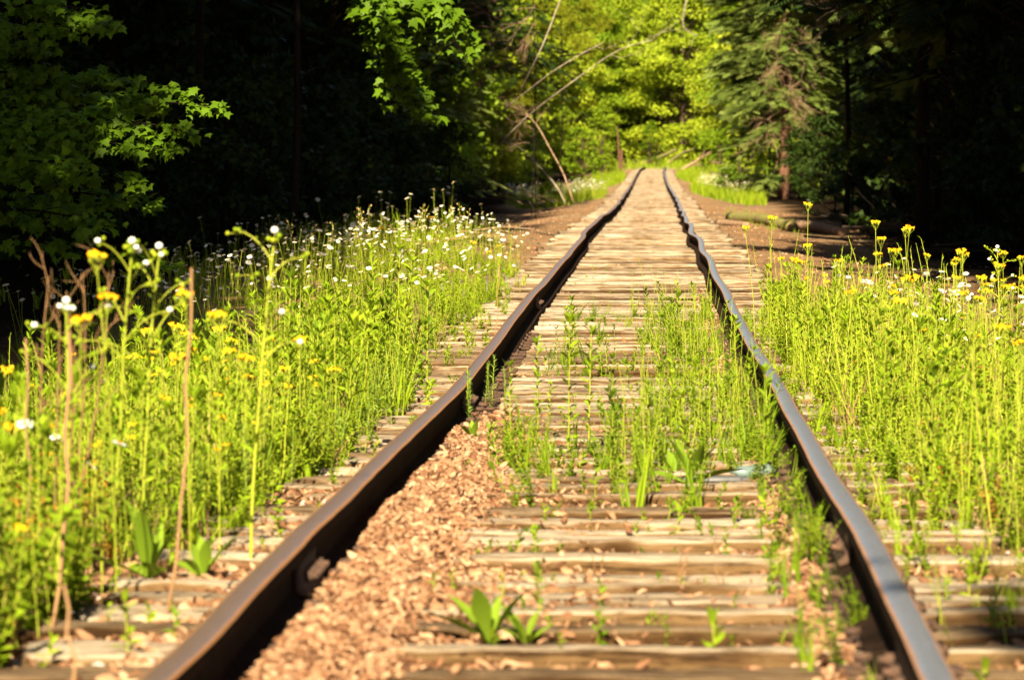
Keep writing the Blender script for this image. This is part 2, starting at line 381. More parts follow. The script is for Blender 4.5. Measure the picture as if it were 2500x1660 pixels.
# ------------------------------------------------------------------ ground
us = np.concatenate([-np.geomspace(400, 3, 46), np.arange(-2.9, 2.95, .06), np.geomspace(3, 400, 46)])
ys = np.concatenate([np.arange(-60, 7, 1.5), np.arange(7, 24, .06), np.arange(24, 60, .2), np.arange(60, 160, .8), np.arange(160, 430, 2), np.geomspace(430, 1500, 40)])
U, Y = np.meshgrid(us, ys); X = U + XC(Y)
g = Geo(); nu = len(us); i = np.arange(len(ys) - 1)[:, None] * nu; j = np.arange(nu - 1)[None]
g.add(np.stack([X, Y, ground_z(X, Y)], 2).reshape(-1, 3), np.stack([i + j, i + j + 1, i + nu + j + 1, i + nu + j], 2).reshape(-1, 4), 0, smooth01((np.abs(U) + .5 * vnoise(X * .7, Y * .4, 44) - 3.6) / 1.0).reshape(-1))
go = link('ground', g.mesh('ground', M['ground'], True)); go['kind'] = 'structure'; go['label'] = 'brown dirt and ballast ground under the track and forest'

# ------------------------------------------------------------------ rails
def rail_profile():
    h = RAIL_H; hw = .0375
    p = [(-.07, -h), (-.07, -h + .010), (-.025, -h + .022), (-.009, -h + .035), (-.009, -.045), (-hw, -.034), (-hw, -.012), (-.033, -.005), (-.024, -.0015), (-.010, 0)]
    return np.array(p + [(-a, b) for a, b in p[::-1]])
def make_rail(xf, mat, label):
    y = np.concatenate([np.arange(1.0, 8, .5), np.arange(8, 60, .25), np.arange(60, 418, .8)])
    x = xf(y); z = ZH(y); T = norm(np.stack([np.gradient(x, y), np.ones_like(y)], 1)); Nn = np.stack([T[:, 1], -T[:, 0]], 1)
    g = Geo(); h = RAIL_H; hw = .036; wz = (.0015 * vnoise(y * 3, y * 0, 31))[:, None]
    top = [(-hw, -.009), (-.033, -.004), (-.024, -.0012), (-.010, 0), (.010, 0), (.024, -.0012), (.033, -.004), (hw, -.009)]
    half = [[(.07, -h), (.07, -h + .010)], [(.07, -h + .010), (.028, -h + .020), (.009, -h + .036)], [(.009, -h + .036), (.009, -.046)], [(.009, -.046), (hw, -.038)], [(hw, -.038), (hw, -.009)]]
    strips = [top, [(.07, -h), (-.07, -h)]] + [[(p, q) for p, q in st][::-1] for st in half] + [[(-p, q) for p, q in st] for st in half]
    for st in strips:
        pr = np.array(st); k = len(pr); V = np.zeros((len(y), k, 3))
        V[:, :, 0] = x[:, None] + Nn[:, 0:1] * pr[None, :, 0]; V[:, :, 1] = y[:, None] + Nn[:, 1:2] * pr[None, :, 0]; V[:, :, 2] = z[:, None] + pr[None, :, 1] + wz
        i = np.arange(len(y) - 1)[:, None] * k; j = np.arange(k - 1)[None]
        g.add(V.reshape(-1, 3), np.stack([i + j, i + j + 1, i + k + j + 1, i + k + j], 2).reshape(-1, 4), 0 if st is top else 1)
    me = g.mesh('rail', [mat, M['shaderust']], True)
    o = link('steel_rail', me); tag(o, label, 'rail', 'rails of the railway track'); return o
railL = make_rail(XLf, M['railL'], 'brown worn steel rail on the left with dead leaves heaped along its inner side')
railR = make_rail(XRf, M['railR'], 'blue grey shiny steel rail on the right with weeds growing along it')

def box_geo(g, c, s, mat=0, R=None, bev=0.15, tint=.5):
    """a box with chamfered top edges"""
    x, y, z = [v / 2 for v in s]; b = min(x, y, z) * 2 * bev
    pts = [(-x, -y, -z), (x, -y, -z), (x, y, -z), (-x, y, -z), (-x, -y, z - b), (x, -y, z - b), (x, y, z - b), (-x, y, z - b),
           (-x + b, -y + b, z), (x - b, -y + b, z), (x - b, y - b, z), (-x + b, y - b, z)]
    V = np.array(pts)
    if R is not None: V = V @ np.asarray(R).T
    g.add(V + np.asarray(c), np.array([(3, 2, 1, 0), (0, 1, 5, 4), (1, 2, 6, 5), (2, 3, 7, 6), (3, 0, 4, 7), (4, 5, 9, 8), (5, 6, 10, 9), (6, 7, 11, 10), (7, 4, 8, 11), (8, 9, 10, 11)]), mat, tint)
def prism(g, c, r, h, k, axis='x', mat=0):
    a = np.arange(k) / k * 2 * math.pi + .3; ring = np.stack([np.cos(a) * r, np.sin(a) * r], 1); V = []
    for s in (-h / 2, h / 2):
        for p in ring: V.append({'x': (s, p[0], p[1]), 'z': (p[0], p[1], s), 'y': (p[0], s, p[1])}[axis])
    j = np.arange(k); F = np.stack([j, (j + 1) % k, k + (j + 1) % k, k + j], 1)
    g.add(np.array(V) + np.asarray(c), [F, np.array([j[::-1]]), np.array([k + j])], mat)
def joint(rail, xf, y0, side, L=.62, nb=4):
    """a splice bar bolted along the web of a rail, with its nuts"""
    yy = np.linspace(y0 - L / 2, y0 + L / 2, 9); g = Geo(); V = []
    for y in yy:
        x = float(xf(y)); z = float(ZH(y)); s = side
        for px, pz in [(.012, -.046), (.030, -.052), (.026, -.075), (.030, -.105), (.052, -.128), (.050, -.138), (.012, -.125)]:
            V.append((x + s * px, y, z + pz))
    k = 7; i = np.arange(8)[:, None] * k; j = np.arange(k)[None]; j2 = (j + 1) % k
    F = np.stack([i + j, i + j2, i + k + j2, i + k + j], 2).reshape(-1, 4)
    g.add(np.array(V), [F, np.array([np.arange(k)[::-1]]), np.array([8 * k + np.arange(k)])])
    o = link('joint_bar', g.mesh('joint_bar', M['rust']), rail)
    for q in np.linspace(y0 - L / 2 + .08, y0 + L / 2 - .08, nb):
        b = Geo(); x = float(xf(q)) + side * .046; z = float(ZH(q)) - .088
        prism(b, (x, q, z), .016, .020, 6, 'x'); prism(b, (x + side * .012, q, z), .009, .026, 8, 'x')
        link('bolt', b.mesh('bolt', M['rust']), o)
joint(railR, XRf, 12.3, -1, .9, 6); joint(railR, XRf, 12.3, 1, .9, 4); joint(railR, XRf, 8.9, -1, .8, 4)
joint(railL, XLf, 11.2, 1, .5, 5); joint(railL, XLf, 20.3, 1, .6, 4); joint(railR, XRf, 25.5, 1, .6, 4); joint(railL, XLf, 33.5, 1, .6, 4)

# ------------------------------------------------------------------ ties
rs = np.random.RandomState(11)
def tie_mesh(seed, nseg=70, W=.195, H=.17, L=2.6):
    r = np.random.RandomState(seed); g = Geo()
    xs = np.linspace(-L / 2, L / 2, nseg)
    prof = [(-.5, -1), (-.5, -.5), (-.5, -.16), (-.497, -.03), (-.475, -.004), (-.27, 0), (-.1, 0), (.1, 0), (.27, 0), (.475, -.004), (.497, -.03), (.5, -.16), (.5, -.5), (.5, -1)]
    k = len(prof); V = np.zeros((nseg, k, 3)); so = r.randint(1000)
    for a, (py, pz) in enumerate(prof):
        edge = 1.0 if abs(py) > .4 else .35
        V[:, a, 0] = xs; V[:, a, 1] = py * W + edge * .007 * vnoise(xs * 2.6, xs * 0 + a * .1, so) + edge * .005 * vnoise(xs * 17, xs * 0 + a * .3, so + 1)
        V[:, a, 2] = pz * H + (.006 * vnoise(xs * 1.6, xs * 0 + a * .2, so + 2) + .0055 * vnoise(xs * 13, xs * 0 + a * 1.3, so + 3)) * (pz > -.3)
        if abs(py) < .3:   # a split running along the top
            V[:, a, 2] -= .014 * np.clip(vnoise(xs * 1.1, xs * 0 + a * 3.1, so + 4) - .25, 0, 1)
        if abs(py) > .4 and pz > -.3:
            V[:, a, 2] -= .03 * np.clip(vnoise(xs * 2.2, xs * 0 + np.sign(py) * 5, so + 6) - .35, 0, 1)
    V[0, :, 0] += .03 * vnoise(np.arange(k) * .8, np.zeros(k), so + 7); V[-1, :, 0] += .03 * vnoise(np.arange(k) * .8, np.zeros(k), so + 8)
    i = np.arange(nseg - 1)[:, None] * k; j = np.arange(k)[None]; j2 = (j + 1) % k
    F = np.stack([i + j2, i + j, i + k + j, i + k + j2], 2).reshape(-1, 4)
    g.add(V.reshape(-1, 3), [F[:, ::-1], np.array([np.arange(k)[::-1]]), np.array([(nseg - 1) * k + np.arange(k)])])
    return g
TIE = [tie_mesh(s) for s in range(12)]; TIEM = [t.mesh('wooden_tie', M['tie']) for t in TIE]
pg = Geo(); box_geo(pg, (0, 0, .006), (.27, .13, .014)); box_geo(pg, (-.078, 0, .017), (.016, .18, .012)); box_geo(pg, (.078, 0, .017), (.016, .18, .012)); PLATE = pg.mesh('tie_plate', M['rust'])
sg = Geo(); box_geo(sg, (0, 0, .030), (.016, .016, .05)); box_geo(sg, (.010, 0, .050), (.040, .030, .016)); SPIKE = sg.mesh('spike', M['rust'])
TIES = []
y = 5.2
k = 0
rest = Geo()
words_n = 'first second third fourth fifth sixth seventh eighth ninth tenth eleventh twelfth thirteenth fourteenth fifteenth sixteenth seventeenth eighteenth nineteenth twentieth twenty-first twenty-second twenty-third twenty-fourth twenty-fifth twenty-sixth twenty-seventh twenty-eighth twenty-ninth thirtieth thirty-first thirty-second thirty-third thirty-fourth thirty-fifth thirty-sixth thirty-seventh thirty-eighth thirty-ninth'.split()
seen_k = 0
while y < 330:
    x = float(XC(y)); zt = float(ZH(y)) - RAIL_H - .016
    slope = math.atan(float(XC(y + 2) - XC(y - 2)) / 4)
    off = rs.uniform(-.05, .05); rz = -slope + rs.normal(0, .008); dzt = rs.choice([0, 0, -.006, -.012, -.02]) + rs.uniform(-.004, .004)
    rx = rs.normal(0, .02); ry = rs.normal(0, .0035)
    sx, sy = rs.uniform(.96, 1.04), rs.uniform(.85, 1.12)
    v = rs.randint(12)
    if k < 300:
        o = link('wooden_tie', TIEM[v], None, (x + off, y, zt + dzt)); o.rotation_euler = (rx, ry, rz); o.scale = (sx, sy, 1)
        dk = rs.uniform() < (.75 if y < 11.3 else .16 if y < 60 else .1)
        if dk: q_ = rs.uniform(.38, .62); o.color = (q_, q_ * .86, q_ * .70, 1)
        if y < 8.3: lab, grp = 'weathered grey wooden tie at the bottom edge between the two rails', 'wooden ties under the rails'
        elif seen_k < 39:
            lab = 'cracked weathered wooden tie, %s up from the bottom edge, crossing under both rails' % words_n[seen_k]; grp = 'wooden ties under the rails'; seen_k += 1
        elif y < 34: lab, grp = 'grey wooden tie partly hidden by the green weeds between the rails', 'ties among the weeds between the rails'
        elif y < 41: lab, grp = 'sun bleached wooden tie just past the weeds between the rails', 'bleached ties just past the weeds'
        elif y < 50: lab, grp = 'sun bleached wooden tie beside the purple vetch and daisies, past the weeds', 'bleached ties beside the daisies'
        elif y < 75: lab, grp = 'sun bleached wooden tie beyond the weeds where both tie ends show on bare dirt', 'bleached ties beyond the weeds'
        else: lab, grp = 'small distant sun bleached tie on the narrowing track before the forest', 'distant bleached ties'
        tag(o, lab, 'railroad tie', grp)
        if y < 30:
            for s, xf in ((-1, XLf), (1, XRf)):
                rx_ = float(xf(y)) - (x + off)
                p_ = link('tie_plate', PLATE, o, (rx_ / sx, 0, -dzt)); p_.rotation_euler = (-rx, -ry, 0)
                if y < 26:
                    for q in ((-.098, -.055, 0), (.098, .055, math.pi)):
                        sp = link('spike', SPIKE, o, ((rx_ + q[0]) / sx, q[1] / sy, -dzt - .004)); sp.rotation_euler = (-rx + rs.normal(0, .06), -ry + rs.normal(0, .06), q[2])
    else:
        cz, sz = math.cos(rz), math.sin(rz)
        rest.stamp(TIE[v].tpl(), [np.array([[cz, -sz, 0], [sz, cz, 0], [0, 0, 1]]) * [sx, sy, 1]], [(x + off, y, zt + dzt)])
    k += 1
    y += .41 * rs.uniform(.8, 1.22)
o = link('far_ties', rest.mesh('far_ties', M['tie'])); tag(o, 'far end of the row of wooden ties fading into the bend', None, kind='stuff')

# ------------------------------------------------------------------ leaves and small plants (templates, metres)
def lance(w=.16, fold=.05, droop=.12):
    V = [(0, 0, 0), (-w * .8, .3, fold * .8), (-w, .55, fold - droop * .2), (0, 1, -droop), (w, .55, fold - droop * .2), (w * .8, .3, fold * .8), (0, .45, 0)]
    g = Geo(); g.add(V, [np.array([(0, 6, 2, 1), (6, 3, 2, 2)])[:1], np.array([(6, 3, 2)]), np.array([(0, 5, 4, 6)]), np.array([(6, 4, 3)])]); return g.tpl()
LNC = lance(); BROAD = lance(.26, .06, .25); NEEDLE_T = Geo().add([(-.06, 0, 0), (.06, 0, 0), (0, 1, -.05)], np.array([(0, 1, 2)])).tpl()
OVAL = lance(.36, .05, .1)
DIAM = Geo().add([(0, 0, 0), (-.33, .45, .05), (0, 1, -.06), (.33, .45, .05)], np.array([(0, 3, 2, 1)])).tpl()
def maple_tpl():
    o = [(0, 0), (.10, .10), (.42, .02), (.34, .20), (.55, .48), (.36, .46), (.30, .52), (.16, .62), (.12, .74), (0, 1.0)]
    pts = o + [(-a, b) for a, b in o[::-1][1:-1]]
    V = [(0, .32, .04)] + [(a, b, -.10 * (a * a + (b - .3)**2) * 1.6) for a, b in pts]; n = len(pts)
    F = [(0, 1 + q, 1 + (q + 1) % n) for q in range(n)]
    g = Geo(); g.add(V, np.array(F)[:, ::-1]); return g.tpl()
MAPLE = maple_tpl()

def stem_line(h, r, lean=.06, n=7, wob=.01):
    t = np.linspace(0, 1, n); a = r.uniform(0, 6.28); l = r.uniform(0, lean) * h
    P_ = np.stack([np.cos(a) * l * t**1.7, np.sin(a) * l * t**1.7, h * t], 1); P_[:, :2] += r.normal(0, wob * h * .3, (n, 2)) * np.sin(t * 3.1)[:, None]
    return P_
def along(P_, z):
    s = np.linspace(0, 1, len(P_)); return np.stack([np.interp(z, s, P_[:, c]) for c in range(3)], 1)
def leafy_stem(g, P_, r, n, l0, l1, el0, el1, tpl, t0=.08, wid=1.0, mat=LEAF, tn=(.2, .9)):
    s = np.linspace(t0, 1, n); b = along(P_, s); a = np.arange(n) * 2.4 + r.uniform(0, 6) + r.normal(0, .3, n)
    el = el0 + (el1 - el0) * s + r.normal(0, .15, n); L = (l0 + (l1 - l0) * s) * r.uniform(.75, 1.2, n)
    d = np.stack([np.cos(a) * np.cos(el), np.sin(a) * np.cos(el), np.sin(el)], 1)
    R = frames(d, r.normal(0, .4, n), np.stack([L * wid, L, L], 1)); g.stamp(tpl, R, b, r.uniform(*tn, n), mat)
def p_goldenrod(r, h):
    st, fo = Geo(), Geo(); P_ = stem_line(h, r); tube(st, P_, np.linspace(.0034, .0018, len(P_)) * (h / .5)**.5, 4, STEM, r.uniform(.1, .7), False)
    leafy_stem(fo, P_, r, int(h / .014), .055, .070, .35, .85, LNC, .10, .8)
    n = 9; b = np.repeat(P_[-1:], n, 0); a = r.uniform(0, 6.28, n); el = r.uniform(.7, 1.3, n)
    d = np.stack([np.cos(a) * np.cos(el), np.sin(a) * np.cos(el), np.sin(el)], 1); fo.stamp(LNC, frames(d, r.normal(0, .4, n), r.uniform(.035, .06, n)), b, r.uniform(.5, 1, n), LEAF)
    return dict(stem=st, foliage=fo)
def p_feather(r, h):
    st, fo = Geo(), Geo(); P_ = stem_line(h, r, .1); tube(st, P_, .0016, 3, STEM, .4, False)
    leafy_stem(fo, P_, r, int(h / .0032), .028, .020, .5, .9, LNC, .03, .5, FEATH, (.1, 1)); return dict(stem=st, foliage=fo)
def p_thin(r, h):
    """tall bare pale stem with a few small leaves"""
    st, fo = Geo(), Geo(); P_ = stem_line(h, r, .10); tube(st, P_, np.linspace(.0030, .0014, len(P_)), 4, STEM, r.uniform(.3, 1), False)
    leafy_stem(fo, P_, r, max(6, int(h / .035)), .05, .025, .6, 1.0, LNC, .12, .6); return dict(stem=st, foliage=fo)
def p_bush(r, h):
    st, fo = Geo(), Geo()
    for q in range(5):
        P_ = stem_line(h * r.uniform(.6, 1), r, .5); tube(st, P_, .0016, 3, STEM, r.uniform(), False)
        leafy_stem(fo, P_, r, 26, .030, .022, .2, .7, OVAL, .1, .8)
    return dict(stem=st, foliage=fo)
def p_grass(r, h, n=12, mat=LEAF):
    fo = Geo()
    for q in range(n):
        a = r.uniform(0, 6.28); L = h * r.uniform(.6, 1.1); t = np.linspace(0, 1, 6)[:, None]; bend = r.uniform(.1, .55) * L
        c = np.array([np.cos(a), np.sin(a), 0]); P_ = r.normal(0, .012, 3) * [1, 1, 0] + c * bend * t**2 + np.array([0, 0, 1]) * L * (t - .18 * t**3)
        w = (.0028 * (1 - t**2) + .0004) * r.uniform(.7, 1.4); s = np.array([-c[1], c[0], 0.]); V = np.concatenate([P_ - s * w, P_ + s * w])
        i = np.arange(5); fo.add(V, np.stack([i, i + 6, i + 7, i + 1], 1), mat, r.uniform(.2, 1))
    return dict(foliage=fo)
def p_rosette(r, L, n=7):
    fo = Geo(); a = np.arange(n) * 2.4 + r.uniform(0, 6); el = np.where(np.arange(n) % 2 == 0, r.uniform(.95, 1.45, n), r.uniform(.3, .8, n))
    d = np.stack([np.cos(a) * np.cos(el), np.sin(a) * np.cos(el), np.sin(el)], 1); l = L * r.uniform(.6, 1.15, n)
    big = Geo()
    y_ = np.linspace(0, 1, 9); w = np.array([.03, .04, .065, .10, .125, .125, .095, .05, .0]); zc = -.16 * y_**2
    V = np.concatenate([np.stack([-w, y_, zc + w * .35], 1), np.stack([0 * w, y_, zc], 1), np.stack([w, y_, zc + w * .35], 1)]); i = np.arange(8)
    big.add(V, [np.stack([i, i + 9, i + 10, i + 1], 1), np.stack([i + 9, i + 18, i + 19, i + 10], 1)])
    fo.stamp(big.tpl(), frames(d, r.normal(0, .3, n), l), np.zeros((n, 3)), r.uniform(.2, 1, n), BROADM); return dict(leaves=fo)
def p_sprig(r, h):
    """small upright sprig with broad leaves"""
    st, fo = Geo(), Geo(); P_ = stem_line(h, r, .15); tube(st, P_, .0022, 4, STEM, .4, False)
    leafy_stem(fo, P_, r, max(8, int(h / .011)), .05, .045, .3, 1.0, BROAD, .15, .85); return dict(stem=st, foliage=fo)
def head_yellow(g, c, r, s=1.0):
    """one small yellow composite: green cup and a brush of petals"""
    k = 7; a = np.arange(k) / k * 6.283; ring = lambda R_, z: np.stack([np.cos(a) * R_, np.sin(a) * R_, a * 0 + z], 1) * s
    V = np.concatenate([ring(.0015, -.012), ring(.0035, -.008), ring(.0042, -.001), ring(.0085, .007), [(0, 0, .004 * s)]]); j = np.arange(k); j2 = (j + 1) % k
    tilt = Matrix.Rotation(r.normal(0, .35), 3, 'X') @ Matrix.Rotation(r.normal(0, .35), 3, 'Y'); V = V @ np.array(tilt).T
    F1 = [np.stack([j + q * k, j2 + q * k, j2 + (q + 1) * k, j + (q + 1) * k], 1) for q in (0, 1)]
    F2 = np.stack([j + 2 * k, j2 + 2 * k, j2 + 3 * k, j + 3 * k], 1); F3 = np.stack([j + 3 * k, j2 + 3 * k, j * 0 + 4 * k], 1)
    base = g.n; g.add(V + c, [np.concatenate(F1)], STEM, .3); g.B.append((F2 + base, np.full(k, YELLOW))); g.B.append((F3 + base, np.full(k, YELLOW)))
    g.T[-1][2 * k:] = r.uniform(0, 1)
def p_yellow(r, h, nh=8):
    st, fo, fl = Geo(), Geo(), Geo(); P_ = stem_line(h, r, .12); tube(st, P_, np.linspace(.0026, .0016, len(P_)), 4, STEM, r.uniform(.1, .6), False)
    leafy_stem(fo, P_, r, 7, .08, .02, .5, 1.0, LNC, .03, .8)
    top = P_[-1]
    for q in range(nh):
        a = q * 2.4 + r.uniform(0, .6); rr = .005 + .019 * math.sqrt((q + .5) / nh) * r.uniform(.8, 1.3); e = top + np.array([math.cos(a) * rr, math.sin(a) * rr, .024 + r.uniform(-.006, .008)])
        b = top - [0, 0, r.uniform(.0, .03)]; tube(st, curve(b, e - [0, 0, .010], [0, 0, -.004], 4), .0009, 3, STEM, .4, False); head_yellow(fl, e, r, r.uniform(.9, 1.35))
    return dict(stem=st, foliage=fo, flower_cluster=fl)
def head_daisy(g, c, r, s=1.0, face=None):
    n = 15; a = np.arange(2 * n) / (2 * n) * 6.283; R_ = np.where(np.arange(2 * n) % 2 == 0, .0225, .014) * r.uniform(.9, 1.08, 2 * n)
    V = np.concatenate([[(0, 0, 0)], np.stack([np.cos(a) * R_, np.sin(a) * R_, .0015 * np.sin(a * 3) - .10 * R_], 1)]) * s
    j = np.arange(2 * n); F = np.stack([j * 0, 1 + j, 1 + (j + 1) % (2 * n)], 1)
    k = 9; b = np.arange(k) / k * 6.283; D = np.concatenate([np.stack([np.cos(b) * .0065, np.sin(b) * .0065, b * 0 + .0008], 1), np.stack([np.cos(b) * .0045, np.sin(b) * .0045, b * 0 + .0042], 1), [(0, 0, .005)]]) * s
    q = np.arange(k); q2 = (q + 1) % k; FD = [np.stack([q, q2, k + q2, k + q], 1), np.stack([k + q, k + q2, q * 0 + 2 * k], 1)]
    if face is None: face = (r.uniform(-.6, .5), r.uniform(-1.1, .1), 1.0)
    z = norm(np.array([face]))[0]; x = norm(np.array([np.cross([0, 1, .01], z)]))[0]; Rm = np.stack([x, np.cross(z, x), z], 1)
    g.add(V @ Rm.T + c, F, WHITE, r.uniform()); g.add(D @ Rm.T + c, FD, YELLOW, .5)
def p_daisy(r, h, nh=1):
    st, fo, fl = Geo(), Geo(), Geo()
    for q in range(nh):
        P_ = stem_line(h * (1 if q == 0 else r.uniform(.75, 1.05)), r, .22); tube(st, P_, .0014, 3, STEM, r.uniform(0, .5), False)
        if q == 0: leafy_stem(fo, P_, r, 9, .045, .015, .4, 1.0, LNC, .03, .7)
        head_daisy(fl, P_[-1] + [0, 0, .002], r, r.uniform(.9, 1.15))
    return dict(stem=st, foliage=fo, flower_head=fl)
def ball(g, c, R_, mat, tint, sq=1.0):
    a = np.arange(7) / 7 * 6.283; rows = [np.stack([np.cos(a) * math.cos(e) * R_, np.sin(a) * math.cos(e) * R_, a * 0 + math.sin(e) * R_ * sq], 1) for e in (-.9, -.3, .3, .9)]
    V = np.concatenate(rows + [[(0, 0, -R_ * sq), (0, 0, R_ * sq)]]); j = np.arange(7); j2 = (j + 1) % 7
    F4 = np.concatenate([np.stack([j + 7 * q, j2 + 7 * q, j2 + 7 * q + 7, j + 7 * q + 7], 1) for q in range(3)]); F3 = np.concatenate([np.stack([j * 0 + 28, j2, j], 1), np.stack([j + 21, j2 + 21, j * 0 + 29], 1)])
    g.add(V + np.asarray(c), [F4, F3], mat, tint)
def p_bud(r, h, arms=7, white=.4):
    """tall fleabane-like plant with arching arms that end in round buds"""
    st, fo, bl = Geo(), Geo(), []; P_ = stem_line(h, r, .08); tube(st, P_, np.linspace(.0052, .0032, len(P_)), 5, STEM, .45, False)
    leafy_stem(fo, P_, r, int(h / .03), .07, .035, .4, .8, LNC, .12, .8)
    for q in range(arms):
        s = .62 + .36 * q / arms; b = along(P_, np.array([s]))[0]; a = q * 2.4 + r.uniform(0, 1); L = h * .17 * (1.25 - s * .6)
        e = b + [math.cos(a) * L, math.sin(a) * L, L * r.uniform(.35, .9)]; Q = curve(b, e, [0, 0, L * .18], 6); tube(st, Q, np.linspace(.0028, .0018, 6), 4, STEM, .6, False)
        leafy_stem(fo, Q, r, 4, .030, .02, .3, .8, LNC, .3, .8); w = r.uniform() < white
        fl = Geo(); bl.append(fl); ball(fl, e + [0, 0, .006], .010 if w else .008, WHITE if w else LEAF, .9, .85)
        for z_ in range(2):
            e2 = e + [r.normal(0, .02), r.normal(0, .02), r.uniform(-.01, .02)]; tube(st, curve(Q[-2], e2, [0, 0, 0], 3), .0012, 3, STEM, .5, False); fl = Geo(); bl.append(fl); ball(fl, e2, .0065, LEAF, .95)
    for z_ in range(6):
        a = z_ * 1.05; rr = 0 if z_ == 0 else .019; c = P_[-1] + [math.cos(a) * rr, math.sin(a) * rr, .022 if z_ == 0 else r.uniform(-.008, .008)]
        tube(st, curve(P_[-1] - [0, 0, .02], c, [0, 0, 0], 3), .0014, 3, STEM, .5, False); fl = Geo(); bl.append(fl); ball(fl, c, .012 if z_ == 0 else .0085, WHITE if z_ == 0 or r.uniform() < .25 else LEAF, .95, .9)
    return dict(stem=st, foliage=fo, bud=bl)
def p_vetch(r, h):
    st, fo, fl = Geo(), Geo(), Geo(); P_ = stem_line(h, r, .3); tube(st, P_, .0014, 3, STEM, .2, False)
    leafy_stem(fo, P_, r, 30, .024, .016, .1, .6, OVAL, .05, .6); n = 22; s = np.linspace(.72, 1, n); b = along(P_, s); a = np.arange(n) * 2.4; d = np.stack([np.cos(a) * .8, np.sin(a) * .8, a * 0 - .3], 1)
    fl.stamp(OVAL, frames(d, a * 0, .012), b, r.uniform(0, 1, n), PURPLE); return dict(stem=st, foliage=fo, flower_spike=fl)
def p_campion(r, h):
    """thin seedy stem with pale papery cups and a small white flower"""
    st, fo, bl = Geo(), Geo(), []; P_ = stem_line(h, r, .15); tube(st, P_, .0016, 3, STEM, .9, False); leafy_stem(fo, P_, r, 8, .04, .02, .5, 1, LNC, .1, .7)
    for q in range(6):
        b = along(P_, np.array([.7 + .05 * q]))[0]; a = q * 2.5; e = b + [math.cos(a) * .02, math.sin(a) * .02, .022]; tube(st, curve(b, e, [0, 0, 0], 3), .001, 3, STEM, .9, False)
        fl = Geo(); bl.append(fl); ball(fl, e, .006, DRY if q % 2 else STEM, 1.0, 1.5)
        if q % 3 == 0: ball(fl, e + [0, 0, .009], .006, WHITE, .8, .5)
    return dict(stem=st, foliage=fo, seed_cup=bl)
p_red = lambda r, h: {k: (v_.recolor(RED) if k == 'foliage' else v_) for k, v_ in p_bush(r, h).items()}
p_dry = lambda r, h: p_grass(r, h, 7, DRY)
KINDS = dict(redbush=(p_red, (.18, .26), 4), drygrass=(p_dry, (.2, .3, .42), 5), goldenrod=(p_goldenrod, (.42, .5, .58, .66), 8), feather=(p_feather, (.22, .3), 4), thin=(p_thin, (.4, .5, .6), 6), bush=(p_bush, (.16, .22, .28), 6),
             grass=(p_grass, (.15, .25, .36), 6), yellow=(p_yellow, (.44, .54, .64), 8), daisy=(p_daisy, (.35, .42, .5), 8), sprig=(p_sprig, (.10, .15), 6), bud=(p_bud, (.5, .6), 4),
             vetch=(p_vetch, (.25, .32), 4), campion=(p_campion, (.5, .6), 4), rosette=(p_rosette, (.12, .16), 5))
VAR = {}
def pack(parts, h):
    al = Geo(); ps = []
    for pn, gg in parts.items():
        for g_ in (gg if isinstance(gg, list) else [gg]): al.join(g_); ps.append((pn, g_.mesh(pn, PAL)))
    return dict(h=h, parts=ps, tpl=al.tpl(), mesh=None, geo=al)
for kn, (fn, hs, nv) in KINDS.items():
    VAR[kn] = []
    for q in range(nv):
        h = hs[q % len(hs)]; parts = fn(np.random.RandomState(100 + q * 7 + len(kn)), h)
        VAR[kn].append(pack(parts, h))
def plant(kind, name, label, cat, group, pos, h=None, rz=None, v=None, r=random, parts=True, tilt=0.0):
    """one plant as a thing: an empty at its foot with stem, foliage and flowers as children"""
    V = v if isinstance(v, dict) else VAR[kind][v if v is not None else r.randrange(len(VAR[kind]))]; s = (h / V['h']) if h else r.uniform(.85, 1.15)
    if parts:
        o = link(name, None, None, pos, rz if rz is not None else r.uniform(0, 6.28), s); o.empty_display_size = .05
        for pn, me in V['parts']: link(pn, me, o)
    else:
        if V['mesh'] is None: V['mesh'] = V['geo'].mesh(name, PAL)
        o = link(name, V['mesh'], None, pos, rz if rz is not None else r.uniform(0, 6.28), s)
    if tilt: o.rotation_euler = (r.uniform(-tilt, tilt), r.uniform(-tilt, tilt), o.rotation_euler[2])
    return tag(o, label, cat, group)
def scatter(g, kind, xy, r, smin=.8, smax=1.2, tilt=.16):
    if len(xy) == 0: return
    xy = np.asarray(xy); V = VAR[kind]; pick = r.randint(len(V), size=len(xy)); z = ground_z(xy[:, 0], xy[:, 1]) - .005
    for q in range(len(V)):
        m = pick == q; n = m.sum()
        if n == 0: continue
        a = r.uniform(0, 6.28, n); s = r.uniform(smin, smax, n); up = norm(np.stack([r.normal(0, tilt, n), r.normal(0, tilt, n), np.ones(n)], 1))
        x = norm(np.cross(np.stack([np.cos(a), np.sin(a), a * 0], 1), up)); R = np.stack([x, np.cross(up, x), up], 2) * s[:, None, None]
        g.stamp(V[q]['tpl'], R, np.stack([xy[m, 0], xy[m, 1], z[m]], 1), r.uniform(0, 1, n))

